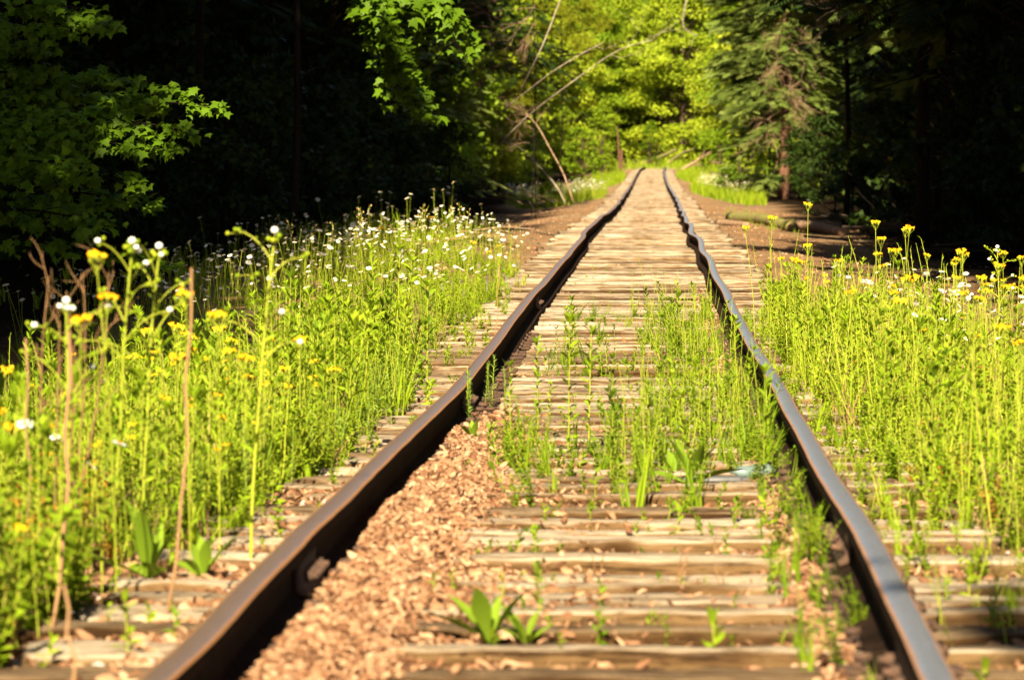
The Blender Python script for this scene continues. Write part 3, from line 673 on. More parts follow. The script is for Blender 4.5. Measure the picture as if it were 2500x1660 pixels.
# ------------------------------------------------------------------ where the weeds grow
R0 = np.random.RandomState(5); rp = random.Random(9)
def fov(x, y, extra=.35): return np.abs(x) < .1205 * y + extra
def sample(n, y0, y1, u0, u1, dens=None, r=R0, extra=.35):
    """points in track coordinates: y along, u across (functions of y allowed), thinned by a density function"""
    out = []
    while len(out) < n:
        yy = r.uniform(y0, y1, n * 3); a = u0(yy) if callable(u0) else u0; b = u1(yy) if callable(u1) else u1
        uu = a + (b - a) * r.uniform(0, 1, len(yy)); xx = uu + XC(yy); ok = fov(xx, yy, extra) & (b > a)
        if dens is not None: ok &= r.uniform(0, 1, len(yy)) < dens(uu, yy)
        out += list(zip(xx[ok], yy[ok]))
        if len(out) == 0: break
    return np.array(out[:n])
clump = lambda sx, sy, seed, lo=-.1: (lambda u, y: np.clip((vnoise(u * sx, y * sy, seed) - lo) * 2.2, 0, 1))
eR = lambda y: np.interp(y, [9, 11, 13, 16, 20, 25, 30, 36, 44], [1.45, 1.42, 1.30, 1.12, 1.05, .98, .98, 1.15, 1.3])
def toedgeR(r, n, y0, y1, sp=2.0):
    yy = r.uniform(y0, y1, n * 5); uu = eR(yy) + np.abs(r.exponential(1 / sp, len(yy))); xx = uu + XC(yy); ok = fov(xx, yy); return np.stack([xx[ok], yy[ok]], 1)[:n]
# left field: its edge keeps off the rail and wanders; dense from 8 m to 45 m
eL = lambda y: np.interp(y, [8, 10, 12, 13, 14, 16, 18, 22, 27, 33, 40, 48], [-1.42, -1.34, -1.44, -1.26, -1.12, -1.20, -1.12, -1.14, -1.30, -1.35, -1.15, -1.35]) + .13 * vnoise(np.asarray(y, float) * .9, np.asarray(y, float) * 0, 91)
farL = lambda y: eL(y) - np.interp(y, [8, 20, 30, 45], [1.2, 1.7, 2.4, 3.0])
gL = Geo(); gR = Geo()
def toedge(r, n, y0, y1, sp=2.2):      # more of them near the front edge
    yy = r.uniform(y0, y1, n * 5); uu = eL(yy) - np.abs(r.exponential(1 / sp, len(yy))); xx = uu + XC(yy); ok = fov(xx, yy); return np.stack([xx[ok], yy[ok]], 1)[:n]
def edgeL(n, y0, y1, sp, seed, lo=-.3):
    q = toedge(R0, n * 3, y0, y1, sp); u = q[:, 0] - XC(q[:, 1]); k = R0.uniform(0, 1, len(q)) < np.clip((vnoise(u * 2.3, q[:, 1] * .9, seed) - lo) * 1.8, .05, 1); return q[k][:n]
scatter(gL, 'bush', edgeL(520, 8.2, 27, 1.2, 51), R0, .6, 1.25)
scatter(gL, 'bush', edgeL(420, 27, 46, .8, 52), R0, .5, .95)
scatter(gL, 'grass', edgeL(480, 8.2, 27, 1.1, 53), R0, .7, 1.3)
scatter(gL, 'grass', edgeL(380, 27, 46, .8, 54), R0, .5, .95)
scatter(gL, 'thin', edgeL(430, 8.2, 24, 1.3, 55), R0, .5, 1.05)
scatter(gL, 'goldenrod', edgeL(160, 11, 25, 1.2, 56), R0, .6, .95)
scatter(gL, 'goldenrod', edgeL(60, 25, 34, 2.2, 57), R0, .4, .7)
scatter(gL, 'feather', toedge(R0, 160, 14, 30, 3), R0, .8, 1.3)
scatter(gL, 'redbush', edgeL(60, 8.4, 15, 1.6, 60), R0, .6, 1.3)
scatter(gR, 'redbush', toedgeR(R0, 25, 12, 30, 1.5), R0, .5, 1.0)
scatter(gL, 'yellow', edgeL(40, 9, 20, 1.5, 58), R0, .4, .75)
scatter(gL, 'grass', sample(260, 50, 78, -4.6, -2.6), R0, 1.0, 1.9)
# right field
scatter(gR, 'bush', toedgeR(R0, 300, 12.5, 35, 1.3), R0, .6, 1.2)
scatter(gR, 'grass', toedgeR(R0, 260, 11.5, 35, 1.3), R0, .6, 1.3)
scatter(gR, 'daisy', sample(150, 22, 33, lambda y: eR(y) + .5, lambda y: eR(y) + 2.6), R0, .8, 1.1)
scatter(gL, 'daisy', sample(850, 29, 52, lambda y: eL(y) - 3.0, lambda y: eL(y) - .02, clump(1.3, .3, 6, -.5)), R0, .75, 1.15)
scatter(gR, 'thin', toedgeR(R0, 300, 13, 31, 1.2), R0, .4, 1.35)
scatter(gR, 'goldenrod', toedgeR(R0, 170, 16, 31, 1.2), R0, .45, .95)
scatter(gR, 'drygrass', toedgeR(R0, 90, 12, 34, 1.2), R0, .6, 1.3)
scatter(gL, 'drygrass', toedge(R0, 110, 9, 30, 1.4), R0, .6, 1.3)
o = link('undergrowth', gL.mesh('undergrowth', PAL)); tag(o, 'bright green undergrowth and grass filling the sunny verge left of the track', None, kind='stuff')
o = link('undergrowth', gR.mesh('undergrowth', PAL)); tag(o, 'bright green undergrowth and grass filling the verge right of the track', None, kind='stuff')
# between the rails
gM = Geo()
midd = lambda u, y: np.clip((vnoise(u * 2.6, y * .8, 21) + .08 + .42 * (u > .1)) * 1.5, 0, 1)
scatter(gM, 'grass', sample(210, 15, 34, -.45, .68, midd), R0, .5, 1.0)
scatter(gM, 'bush', sample(140, 14, 33, -.5, .66, midd), R0, .35, .8)
scatter(gM, 'thin', sample(170, 15.5, 33, .0, .67, midd), R0, .4, .85)
scatter(gM, 'goldenrod', sample(80, 16, 31, -.35, .66, midd), R0, .35, .7)
scatter(gM, 'grass', sample(45, 30, 48, -.6, .6), R0, .25, .5)
scatter(gM, 'sprig', sample(45, 9.9, 14, -.35, .6), R0, .35, .7)
scatter(gM, 'drygrass', sample(30, 10, 30, -.5, .66), R0, .25, .6)
scatter(gM, 'sprig', sample(90, 13, 26, -.55, .6, midd), R0, .5, .9)
scatter(gM, 'bush', sample(40, 9.5, 18, .55, .72), R0, .4, .7)
scatter(gM, 'grass', sample(60, 9, 30, .50, .70), R0, .4, .8)
o = link('trackbed_grass', gM.mesh('trackbed_grass', PAL)); tag(o, 'thin green grass and low weeds growing up between the ties inside the rails', None, kind='stuff')
# low weeds over the tie ends outside the rails
gE = Geo()
scatter(gE, 'sprig', sample(70, 10, 34, -1.35, -.9), R0, .5, 1.0); scatter(gE, 'bush', sample(80, 15, 36, -1.35, -.95), R0, .35, .8)
scatter(gE, 'sprig', sample(120, 9, 34, .84, 1.4), R0, .5, 1.1); scatter(gE, 'thin', sample(60, 10, 24, .9, 1.4), R0, .4, .8); scatter(gE, 'bush', sample(190, 12, 34, .84, 1.35), R0, .35, .8); scatter(gE, 'grass', sample(90, 10, 36, .85, 1.4), R0, .4, .8)
o = link('tie_end_weeds', gE.mesh('tie_end_weeds', PAL)); tag(o, 'sparse low green weeds over the tie ends outside the rails', None, kind='stuff')
# far verges
gF = Geo()
def ell(n, cu, cy, ru, ry, r=R0):
    a = r.uniform(0, 6.28, n); q = np.sqrt(r.uniform(0, 1, n)); yy = cy + np.sin(a) * q * ry; return np.stack([cu + np.cos(a) * q * ru + XC(yy), yy], 1)
for cu, cy, ru, ry, n in ((-3.0, 148, 1.5, 28, 1000), (2.9, 165, 1.3, 36, 1000), (-2.4, 215, 1.1, 40, 600), (2.6, 235, 1.2, 40, 600)):
    scatter(gF, 'grass', ell(n, cu, cy, ru, ry), R0, 1.0, 2.0); scatter(gF, 'bush', ell(n // 3, cu, cy, ru, ry), R0, .8, 1.5)
scatter(gF, 'grass', ell(900, 2.5, 330, 9, 30), R0, 1.6, 3.0)
scatter(gF, 'grass', ell(240, 2.6, 95, .9, 18), R0, .3, .6); scatter(gF, 'grass', ell(200, -3.2, 72, 1.2, 14), R0, .4, .8)
o = link('verge_grass', gF.mesh('verge_grass', PAL)); tag(o, 'far yellow green grass on both verges before the bend', None, kind='stuff')
gD = Geo()
for cu, cy, ru, ry, n in ((-3.0, 138, 1.6, 15, 1700), (3.0, 172, 1.0, 26, 1300)):
    scatter(gD, 'daisy', ell(n, cu, cy, ru, ry), R0, .9, 1.4)
o = link('far_daisy_bed', gD.mesh('far_daisy_bed', PAL)); tag(o, 'far beds of white daisies on both verges, blurred into pale patches', None, kind='stuff')

# ---- individual plants
def many(kind, name, n, pts, labels, cat, hs, parts=True, tilt=.08, r=rp):
    for (x, y) in pts[:n]:
        lab, grp = labels(x - float(XC(y)), y)
        plant(kind, name, lab, cat, grp, (x, y, float(ground_z(x, y)) - .005), r.uniform(*hs), None, None, r, parts, tilt)
many('goldenrod', 'leafy_weed', 110, toedge(R0, 110, 10.5, 26, 1.5), lambda u, y: ('blurred narrow leaved green weed below the orange flowers at the left', 'near leafy weeds on the left verge') if y < 14 else ('tall narrow leaved green weed standing in the verge left of the track', 'leafy weeds on the left verge') if y < 20 else ('narrow leaved green weed among the daisies of the left verge', 'leafy weeds near the daisies'), 'weed', (.36, .58))
many('goldenrod', 'leafy_weed', 75, toedgeR(R0, 75, 14, 34, 1.6), lambda u, y: (('narrow leaved green weed at the lower end of the right verge', 'leafy weeds at the lower right verge') if y < 19 else ('narrow leaved green weed close to the tie ends in the right verge', 'leafy weeds by the right tie ends') if u < 1.5 else ('narrow leaved green weed among the yellow flowers of the right verge', 'leafy weeds among the yellow flowers') if u < 2.1 else ('narrow leaved green weed at the dark outer side of the right verge', 'leafy weeds at the dark right side')), 'weed', (.30, .50))
many('goldenrod', 'leafy_weed', 30, sample(30, 17, 31, -.45, .62, midd), lambda u, y: ('slender green weed growing up through the ties between the rails', 'leafy weeds between the rails'), 'weed', (.22, .40))
many('thin', 'thin_weed', 70, toedge(R0, 70, 9, 22, 1.8), lambda u, y: (('thin pale stemmed weed around the orange flowers at the lower left', 'thin weeds at the lower left') if y < 14 else ('thin pale stemmed weed near the left tie ends', 'thin weeds near the left tie ends') if u > -1.6 else ('thin pale stemmed weed below the left daisies', 'thin weeds below the left daisies')), 'weed', (.4, .62))
many('thin', 'thin_weed', 70, toedgeR(R0, 70, 12.5, 32, 1.6), lambda u, y: (('thin pale stemmed weed at the lower end of the right verge', 'thin weeds at the lower right') if y < 18 else ('thin pale stemmed weed near the right tie ends', 'thin weeds near the right tie ends') if u < 1.5 else ('thin pale stemmed weed between yellow flowers of the right verge', 'thin weeds among the yellow flowers')), 'weed', (.36, .60))
many('thin', 'thin_weed', 30, sample(30, 18, 31, .30, .68), lambda u, y: ('thin pale stemmed weed beside the inner side of the right rail', 'thin stemmed weeds by the right rail'), 'weed', (.26, .42))
many('daisy', 'daisy', 205, sample(205, 29, 45, lambda y: eL(y) - 2.5, lambda y: eL(y) - .02, clump(1.1, .25, 5, -.6)), lambda u, y: ('white daisy in the dense patch between left track edge and dark forest', 'daisies of the dense left patch'), 'daisy', (.34, .50))
many('daisy', 'daisy', 22, sample(22, 55, 72, -4.3, -2.6), lambda u, y: ('white daisy in the shaded patch below the maple boughs', 'daisies in the shade'), 'daisy', (.5, .8))
many('daisy', 'daisy', 12, sample(12, 9.5, 16, -1.9, -1.2), lambda u, y: ('out of focus white daisy in the near left weeds', 'daisies in the near left weeds'), 'daisy', (.3, .5))
many('daisy', 'daisy', 66, sample(66, 22, 33, lambda y: eR(y) + .5, lambda y: eR(y) + 2.3), lambda u, y: ('white daisy among the yellow flowers on the right verge', 'daisies on the right verge'), 'daisy', (.40, .52))
many('yellow', 'yellow_flower', 60, sample(60, 14.5, 31, lambda y: eR(y) - .05, lambda y: eR(y) + 1.9, clump(1.6, .35, 17, -.35)), lambda u, y: ('yellow flower cluster on a thin stem in the right verge', 'yellow flowers on the right verge'), 'flower', (.42, .72))
many('yellow', 'yellow_flower', 44, sample(44, 9, 19, lambda y: eL(y) - .9, lambda y: eL(y), clump(2.2, .6, 19, -.4)), lambda u, y: ('blurred orange yellow flower cluster in the near left weeds', 'yellow flowers in the left weeds'), 'flower', (.34, .56))
many('yellow', 'yellow_flower', 5, sample(5, 34, 44, lambda y: eL(y) - 1.5, lambda y: eL(y)), lambda u, y: ('yellow flower standing among the white daisies of the left patch', 'yellow flowers among the left daisies'), 'flower', (.42, .52))
many('bush', 'low_weed', 26, toedge(R0, 26, 8.4, 12, 3), lambda u, y: ('bushy small leaved weed at the lower left edge, out of focus', 'bushy weeds at the lower left'), 'weed', (.26, .42))
many('vetch', 'vetch', 12, sample(12, 33, 42, -1.5, -.95), lambda u, y: ('purple vetch spike beside the left rail at the end of the daisy patch', 'purple vetch by the left rail'), 'wildflower', (.22, .30))
many('campion', 'campion', 16, sample(16, 36, 46, lambda y: eL(y) - 2.2, lambda y: eL(y) - .4), lambda u, y: ('pale seedy campion stem rising above the daisies', 'campions above the daisies'), 'wildflower', (.5, .66))
many('feather', 'feathery_weed', 8, sample(8, 19.5, 21.5, -.72, -.52), lambda u, y: ('feathery light green weed against the inner side of the left rail', 'feathery weeds at the left rail'), 'weed', (.20, .30))
many('feather', 'feathery_weed', 12, sample(12, 17, 22, -1.3, -.95), lambda u, y: ('feathery light green weed over the tie ends outside the left rail', 'feathery weeds outside the left rail'), 'weed', (.20, .34))

def hero(kind, name, label, cat, dx, d, top_dy, v=0, rz=0.0, parts=True):
    """a plant under column dx whose top shows at row top_dy of the 2361 px view"""
    p = P(dx, d); top = HC - (top_dy * 1.0588 - YH) * d / F_PX; h = top - p[2]
    return plant(kind, name, label, cat, None, p, h, rz, pack(KINDS[kind][0](np.random.RandomState(500 + int(dx)), h), h), rp, parts)
hero('bud', 'budding_weed', 'tallest green weed with white topped round buds, alone above the left verge', 'weed', 576, 12.6, 548, 0, .3)
hero('bud', 'budding_weed', 'budding weed with arching arms beside the dead brown branching stem', 'weed', 262, 12.2, 572, 1, 1.3)
hero('bud', 'budding_weed', 'budding weed with drooping white fluff, right of the two yellow flowers', 'weed', 325, 12.4, 585, 2, 2.0)
hero('bud', 'budding_weed', 'short budding weed with a white bud just left of the brown cut stalk', 'weed', 160, 11.6, 712, 3, 4.0)
hero('yellow', 'yellow_flower', 'tall yellow flower cluster at the top of the left weeds', 'flower', 265, 11.6, 610, 0)
hero('yellow', 'yellow_flower', 'yellow flower cluster lower than its tall neighbour beside the dead stem', 'flower', 232, 11.6, 706, 2)
hero('yellow', 'yellow_flower', 'yellow flower cluster touching the longest dry brown stalk', 'flower', 436, 12.2, 695, 1)
hero('yellow', 'yellow_flower', 'broad orange flower cluster midway between two long stalks of the left weeds', 'flower', 505, 12.6, 745, 4)
hero('yellow', 'yellow_flower', 'orange flower cluster left of the arching budding weed', 'flower', 186, 11.5, 760, 5)
hero('yellow', 'yellow_flower', 'highest yellow flower of the right verge above the bare dirt', 'flower', 1860, 25, 482, 3)
hero('yellow', 'yellow_flower', 'tall yellow flower against the dark forest, right of the highest one', 'flower', 2026, 24, 524, 6)
hero('yellow', 'yellow_flower', 'left one of the paired yellow flowers against the dark forest', 'flower', 2078, 24, 535, 7)
hero('yellow', 'yellow_flower', 'right one of the paired yellow flowers against the dark forest', 'flower', 2098, 23.6, 540, 2)
hero('yellow', 'yellow_flower', 'yellow flower leaning over the dirt beside the right tie ends', 'flower', 1745, 26, 535, 1)
hero('yellow', 'yellow_flower', 'bright yellow flower by the dirt, second from the right rail', 'flower', 1776, 25, 512, 0)
hero('bud', 'budding_weed', 'dim solitary budding weed at the far right before the forest', 'weed', 2308, 24, 578, 1)
hero('goldenrod', 'leafy_weed', 'left one of the three tall sharp weeds in front of the daisies', 'weed', 872, 22.5, 580, 3)
hero('goldenrod', 'leafy_weed', 'middle one of the three tall sharp weeds in front of the daisies', 'weed', 912, 23.0, 578, 1)
hero('goldenrod', 'leafy_weed', 'right one of the three tall sharp weeds in front of the daisies', 'weed', 932, 22.6, 602, 2)
hero('goldenrod', 'leafy_weed', 'tall leafy weed nearest the left rail, right of the sharp trio', 'weed', 985, 22.0, 660, 0)
hero('goldenrod', 'leafy_weed', 'leafy weed standing before the dark gap below the daisies', 'weed', 628, 16.0, 715, 3)
hero('goldenrod', 'leafy_weed', 'green weed sprouting highest between the rails left of centre', 'weed', 1312, 18.0, 745, 2)
hero('goldenrod', 'leafy_weed', 'green weed between the rails just right of the highest left sprout', 'weed', 1358, 18.2, 770, 4)
hero('goldenrod', 'leafy_weed', 'wide leaved green weed overlapping the right rail at mid height', 'weed', 1762, 15.4, 862, 5)
hero('goldenrod', 'leafy_weed', 'pale leafy weed left of the tallest budding weed', 'weed', 660, 18.5, 640, 6)
for dx, dy, L, v, lab in ((1130, 1496, .17, 0, 'broad leaved rosette on the near ties between the rails'), (340, 1345, .24, 1, 'broad leaved rosette with one tall leaf outside the left rail'), (465, 1345, .15, 2, 'broad leaved rosette beside the outer side of the left rail'),
                      (1590, 1125, .20, 3, 'large rosette with drooping side leaves near the right rail'), (1090, 1020, .10, 4, 'pale rosette inside the left rail at the leaf pile end'), (1215, 1500, .11, 2, 'small rosette right of the broad leaved rosette on the near ties'),
                      (1880, 1090, .10, 4, 'leafy rosette beside the lower weeds right of the right rail'), (1040, 1000, .10, 1, 'light green rosette touching the inner side of the left rail'), (1940, 1040, .14, 0, 'broad leaved rosette over the tie ends right of the right rail'),
                      (1560, 1110, .12, 2, 'low spreading rosette left of the large drooping rosette')):
    plant('rosette', 'rosette_plant', lab, 'weed', None, PB(dx, dy) + [0, 0, .01], L * 1.05, 1.0 + dx, v, rp)
for dx, dy, h, lab in ((1258, 1225, .085, 'small green sprig in the row of two on a near tie, left one'), (1362, 1228, .085, 'small green sprig in the row of two on a near tie, right one'), (1566, 1255, .10, 'leafy green sprig near the middle of the near ties'),
                      (1650, 1540, .11, 'dark green sprig at the lower edge left of the right rail'), (1344, 1150, .09, 'little sprig with one arching leaf between the rails'), (1885, 1425, .10, 'yellow green sprig with round leaves against the right rail joint'),
                      (1385, 1400, .06, 'thin green shoot on the dark near tie'), (1052, 1475, .05, 'pale shoot left of the broad leaved rosette'), (1680, 1320, .05, 'low green and rust coloured sprig beside the near ties'),
                      (2185, 1410, .07, 'yellowish sprig over the tie ends right of the right rail'), (248, 1480, .09, 'upright feathery sprig with a dark shadow outside the left rail'), (1000, 1395, .07, 'thin shoot in the dead leaves near the left rail'),
                      (1235, 1300, .10, 'pale sprig below the pair of small green sprigs'), (1215, 1130, .08, 'sprig on the ties above the pair of small green sprigs'), (2290, 1490, .12, 'dark green sprig in the lower right corner'), (2210, 1290, .07, 'low green sprig on the dark tie ends at the right'),
                      (1440, 1130, .07, 'green sprig left of the large drooping rosette'), (390, 1430, .05, 'round leaved green sprig near the left rail at the bottom'), (300, 1500, .04, 'single dark green sprig at the lower left'), (1555, 1310, .05, 'tiny sprig under the leafy sprig of the near ties')):
    plant('sprig', 'sprig', lab, 'weed', None, PB(dx, dy), h, rp.uniform(0, 6), rp.randrange(6), rp)

# ------------------------------------------------------------------ dry stalks and the dead branching stem
def dry_stalk(label, p0, p1, r0, r1):
    g = Geo(); t = np.linspace(0, 1, 7)[:, None]; Q = np.asarray(p0) + (np.asarray(p1) - p0) * t + np.array([.014, 0, 0]) * np.sin(t * 5) + np.array([.006, 0, 0]) * np.sin(t * 17); tube(g, Q, np.linspace(r0, r1, 7), 6, DRY, .5)
    st = link('dry_stalk', g.mesh('dry_stalk', PAL, True)); tag(st, label, 'dry stalk'); return st
dry_stalk('long leaning brown dry stalk cutting up through the left weeds', P(380, 11.0), PZ(458, 618, 11.3), .0046, .0036)
dry_stalk('brown cut stalk leaning near the dead branching stem', P(110, 10.6), PZ(176, 765, 11), .0055, .0048)
dry_stalk('thin brown stalk at the left edge before the black forest', P(40, 11.5), PZ(74, 780, 11.6), .0035, .003)
dry_stalk('thin reddish dry stalk beside the tie ends near the daisies', P(1130, 27), PZ(1158, 610, 27), .003, .0022)
dry_stalk('short pale broken stalk in the lower left corner', P(146, 8.8), PZ(165, 1350, 8.9), .0038, .0036)
def twigs(g, p, d, L, r0, depth, r, mat=0, kids=3, spread=.6, tint=.5, sides=4, grav=0.0):
    n = 5; t = np.linspace(0, 1, n)[:, None]; e = p + norm(d) * L; b = r.normal(0, L * .07, 3); Q = p + (e - p) * t + b * np.sin(t * 3.14) + np.array([0, 0, grav * L]) * t**2
    tube(g, Q, np.linspace(r0, r0 * .55, n), sides if depth > 1 else 3, mat, tint, False)
    if depth <= 0: return
    for q in range(kids):
        s = r.uniform(.3, 1.0) if q else 1.0; c = along(Q, np.array([s]))[0]; dn = norm(norm(d) + r.normal(0, spread, 3))
        twigs(g, c, dn, L * r.uniform(.4, .75), r0 * .55, depth - 1, r, mat, kids, spread, tint, sides, grav)
g = Geo(); rr_ = np.random.RandomState(3); b0 = P(118, 12.2, 0)
for tx, ty, L in ((112, 520, .33), (158, 560, .30), (272, 505, .36), (205, 545, .26), (140, 640, .2)):
    tp = PZ(tx, ty, 12.2); d = tp - b0; Q = curve(b0, b0 + d * .86, [(-.03 if tx < 130 else .035) * (1 if ty < 600 else 0), 0, 0], 8); tube(g, Q, np.linspace(.0042, .0016, 8), 5, DRY, .25, False)
    for s in (.55, .68, .78, .88, .97):
        c = along(Q, np.array([s]))[0]; twigs(g, c, norm(d) + rr_.normal(0, .45, 3) * [1, .6, .6], L * .28, .0020, 1, rr_, DRY, 3, .5, .4)
o = link('dead_weed', g.mesh('dead_weed', PAL, True)); tag(o, 'bare brown dead branching stem standing against the black forest', 'dead weed')

# ------------------------------------------------------------------ leaf litter, stones, debris
def litter_tpl(seed):
    r = np.random.RandomState(seed); cur = r.uniform(-1.1, 1.1); fold = r.uniform(.2, 1.1); w = r.uniform(.32, .6); ys_ = np.linspace(-1, 1, 6); V = []
    for y_ in ys_:
        ww = w * math.sqrt(max(.03, 1 - y_ * y_)) * r.uniform(.65, 1.15); zc = cur * y_ * y_ * .5
        for x_ in (-1, -.5, 0, .5, 1): V.append((x_ * ww * (1 - .25 * fold), y_, zc + fold * abs(x_) * ww + r.normal(0, .05)))
    i = np.arange(5)[:, None] * 5; j = np.arange(4)[None]
    return Geo().add(V, np.stack([i + j, i + j + 1, i + j + 6, i + j + 5], 2).reshape(-1, 4)).tpl()
LT = [litter_tpl(s) for s in range(6)]
def litter(g, xy, r, s0, s1, zoff=.0, tilt=1.1, tint=None):
    z = ground_z(xy[:, 0], xy[:, 1]) + zoff + r.uniform(0, .012, len(xy))
    for q in range(6):
        m = np.arange(len(xy)) % 6 == q; n = m.sum(); a = r.uniform(0, 6.28, n)
        up = norm(np.stack([r.normal(0, tilt, n), r.normal(0, tilt, n), np.ones(n)], 1)); x = norm(np.cross(np.stack([np.cos(a), np.sin(a), a * 0], 1), up))
        g.stamp(LT[q], np.stack([x, np.cross(up, x), up], 2) * (s0 + (s1 - s0) * r.uniform(0, 1, n)**1.6)[:, None, None], np.stack([xy[m, 0], xy[m, 1], z[m]], 1), np.clip(r.normal(.42, .32, n), 0, 1))
g = Geo(); r = np.random.RandomState(77)
def band(n, y0, y1, um, us_, r): yy = y0 + (y1 - y0) * r.uniform(0, 1, n)**1.3; return np.stack([um + r.normal(0, us_, n) + XC(yy), yy], 1)
def onlyin(xy, lo, hi): u = xy[:, 0] - XC(xy[:, 1]); return xy[(u > lo) & (u < hi)]
def pile(n, y0, y1, sc_): yy = y0 + (y1 - y0) * r.uniform(0, 1, n)**1.2; return np.stack([-.70 + np.abs(r.normal(0, 1, n)) * sc_ * np.interp(yy, [8, 13, 19], [1.35, 1.05, .8]) + XC(yy), yy], 1)
litter(g, pile(26000, 7.2, 18.5, .125), r, .006, .025, .010)
litter(g, pile(9000, 7.2, 19.5, .30), r, .006, .024, .012)
litter(g, onlyin(band(1700, 7.2, 20, -.45, .26, r), -.7, .65), r, .007, .026, .03)
litter(g, onlyin(band(4200, 7.2, 20, -.2, .35, r), -.7, .65), r, .008, .024, -.002)
litter(g, onlyin(band(4200, 7.2, 16, .60, .09, r), .3, .70), r, .010, .028, .002)
litter(g, onlyin(band(4200, 7.2, 17, -1.02, .22, r), -2, -.80), r, .014, .040, .0)
litter(g, onlyin(band(4000, 7.2, 20, 1.05, .22, r), .80, 2), r, .012, .030, .0)
litter(g, onlyin(band(6000, 17, 45, -.60, .12, r), -.69, .3), r, .012, .032, -.004)
litter(g, onlyin(band(3000, 17, 45, .62, .08, r), .2, .69), r, .012, .030, -.004)
litter(g, onlyin(band(5000, 16, 60, 0, .8, r), -3, 3), r, .012, .030, -.002)
litter(g, band(5000, 38, 120, -2.6, 1.3, r), r, .008, .028, .0); litter(g, band(4500, 34, 120, 2.8, 1.3, r), r, .008, .028, .0)
o = link('dead_leaves', g.mesh('dead_leaves', M['litter'])); tag(o, 'curled tan dead leaves heaped inside the left rail and strewn over the ties', None, kind='stuff')
def stone_tpl(seed):
    r = np.random.RandomState(seed); V = []; k = 6
    for e in (-.8, 0, .8):
        for q in range(k): a = q / k * 6.283; V.append((math.cos(a) * math.cos(e), math.sin(a) * math.cos(e), math.sin(e) * .7))
    V += [(0, 0, -.75), (0, 0, .75)]; V = np.array(V) * r.uniform(.75, 1.15, (20, 1)); j = np.arange(k); j2 = (j + 1) % k
    return Geo().add(V, [np.concatenate([np.stack([j + q * k, j2 + q * k, j2 + q * k + k, j + q * k + k], 1) for q in range(2)]), np.concatenate([np.stack([j * 0 + 18, j2, j], 1), np.stack([j + 12, j2 + 12, j * 0 + 19], 1)])]).tpl()
g = Geo(); ST = [stone_tpl(s) for s in range(4)]
def stones(xy, s0, s1):
    for q in range(4):
        m = np.arange(len(xy)) % 4 == q; n = m.sum(); a = r.uniform(0, 6.28, n); c, s = np.cos(a), np.sin(a); z0 = a * 0
        R = np.stack([np.stack([c, -s, z0], 1), np.stack([s, c, z0], 1), np.stack([z0, z0, z0 + 1], 1)], 1) * r.uniform(s0, s1, n)[:, None, None]
        g.stamp(ST[q], R, np.stack([xy[m, 0], xy[m, 1], ground_z(xy[m, 0], xy[m, 1])], 1), r.uniform(0, 1, n))
stones(band(1000, 10, 22, -1.05, .2, r), .008, .024); stones(band(500, 8, 30, 0, .5, r), .006, .014); stones(band(500, 8, 26, 1.1, .25, r), .006, .018); stones(band(500, 35, 110, 0, 2.2, r), .008, .02)
o = link('ballast_gravel', g.mesh('ballast_gravel', M['stone'])); tag(o, 'red, tan and grey ballast gravel between and beside the ties', None, kind='stuff')

# a crushed plastic bottle and a flat grey iron plate by the right rail
def plain(name, c, ro=.5, al=None):
    m, nt, b, o_ = new_mat(name); n = noise(nt, 25, 5, .6); r_ = ramp(nt, [(.35, tuple(v * .7 for v in c)), (.65, c)]); nt.links.new(n.outputs[0], r_.inputs[0]); nt.links.new(r_.outputs[0], b.inputs['Base Color']); b.inputs['Roughness'].default_value = ro; return m
p = P(1738, 16.3); g = Geo(); t = np.linspace(-.09, .09, 10); Q = np.stack([p[0] + t, p[1] + .02 * np.sin(t * 20), p[2] + .035 + .004 * np.sin(t * 60)], 1)
tube(g, Q, np.array([.010, .012, .024, .030, .025, .031, .024, .030, .028, .022]), 9); mb = plain('clear_blue_plastic', (.15, .21, .20), .35)
o = link('crushed_bottle', g.mesh('crushed_bottle', mb, True)); tag(o, 'crushed pale blue plastic bottle lying by the right rail', 'bottle')
g = Geo(); box_geo(g, P(1655, 16.2, .03), (.26, .12, .02), bev=.2); o = link('iron_plate', g.mesh('iron_plate', plain('grey_iron', (.14, .14, .14), .6))); tag(o, 'loose flat grey iron plate on a tie near the crushed bottle', 'iron plate')

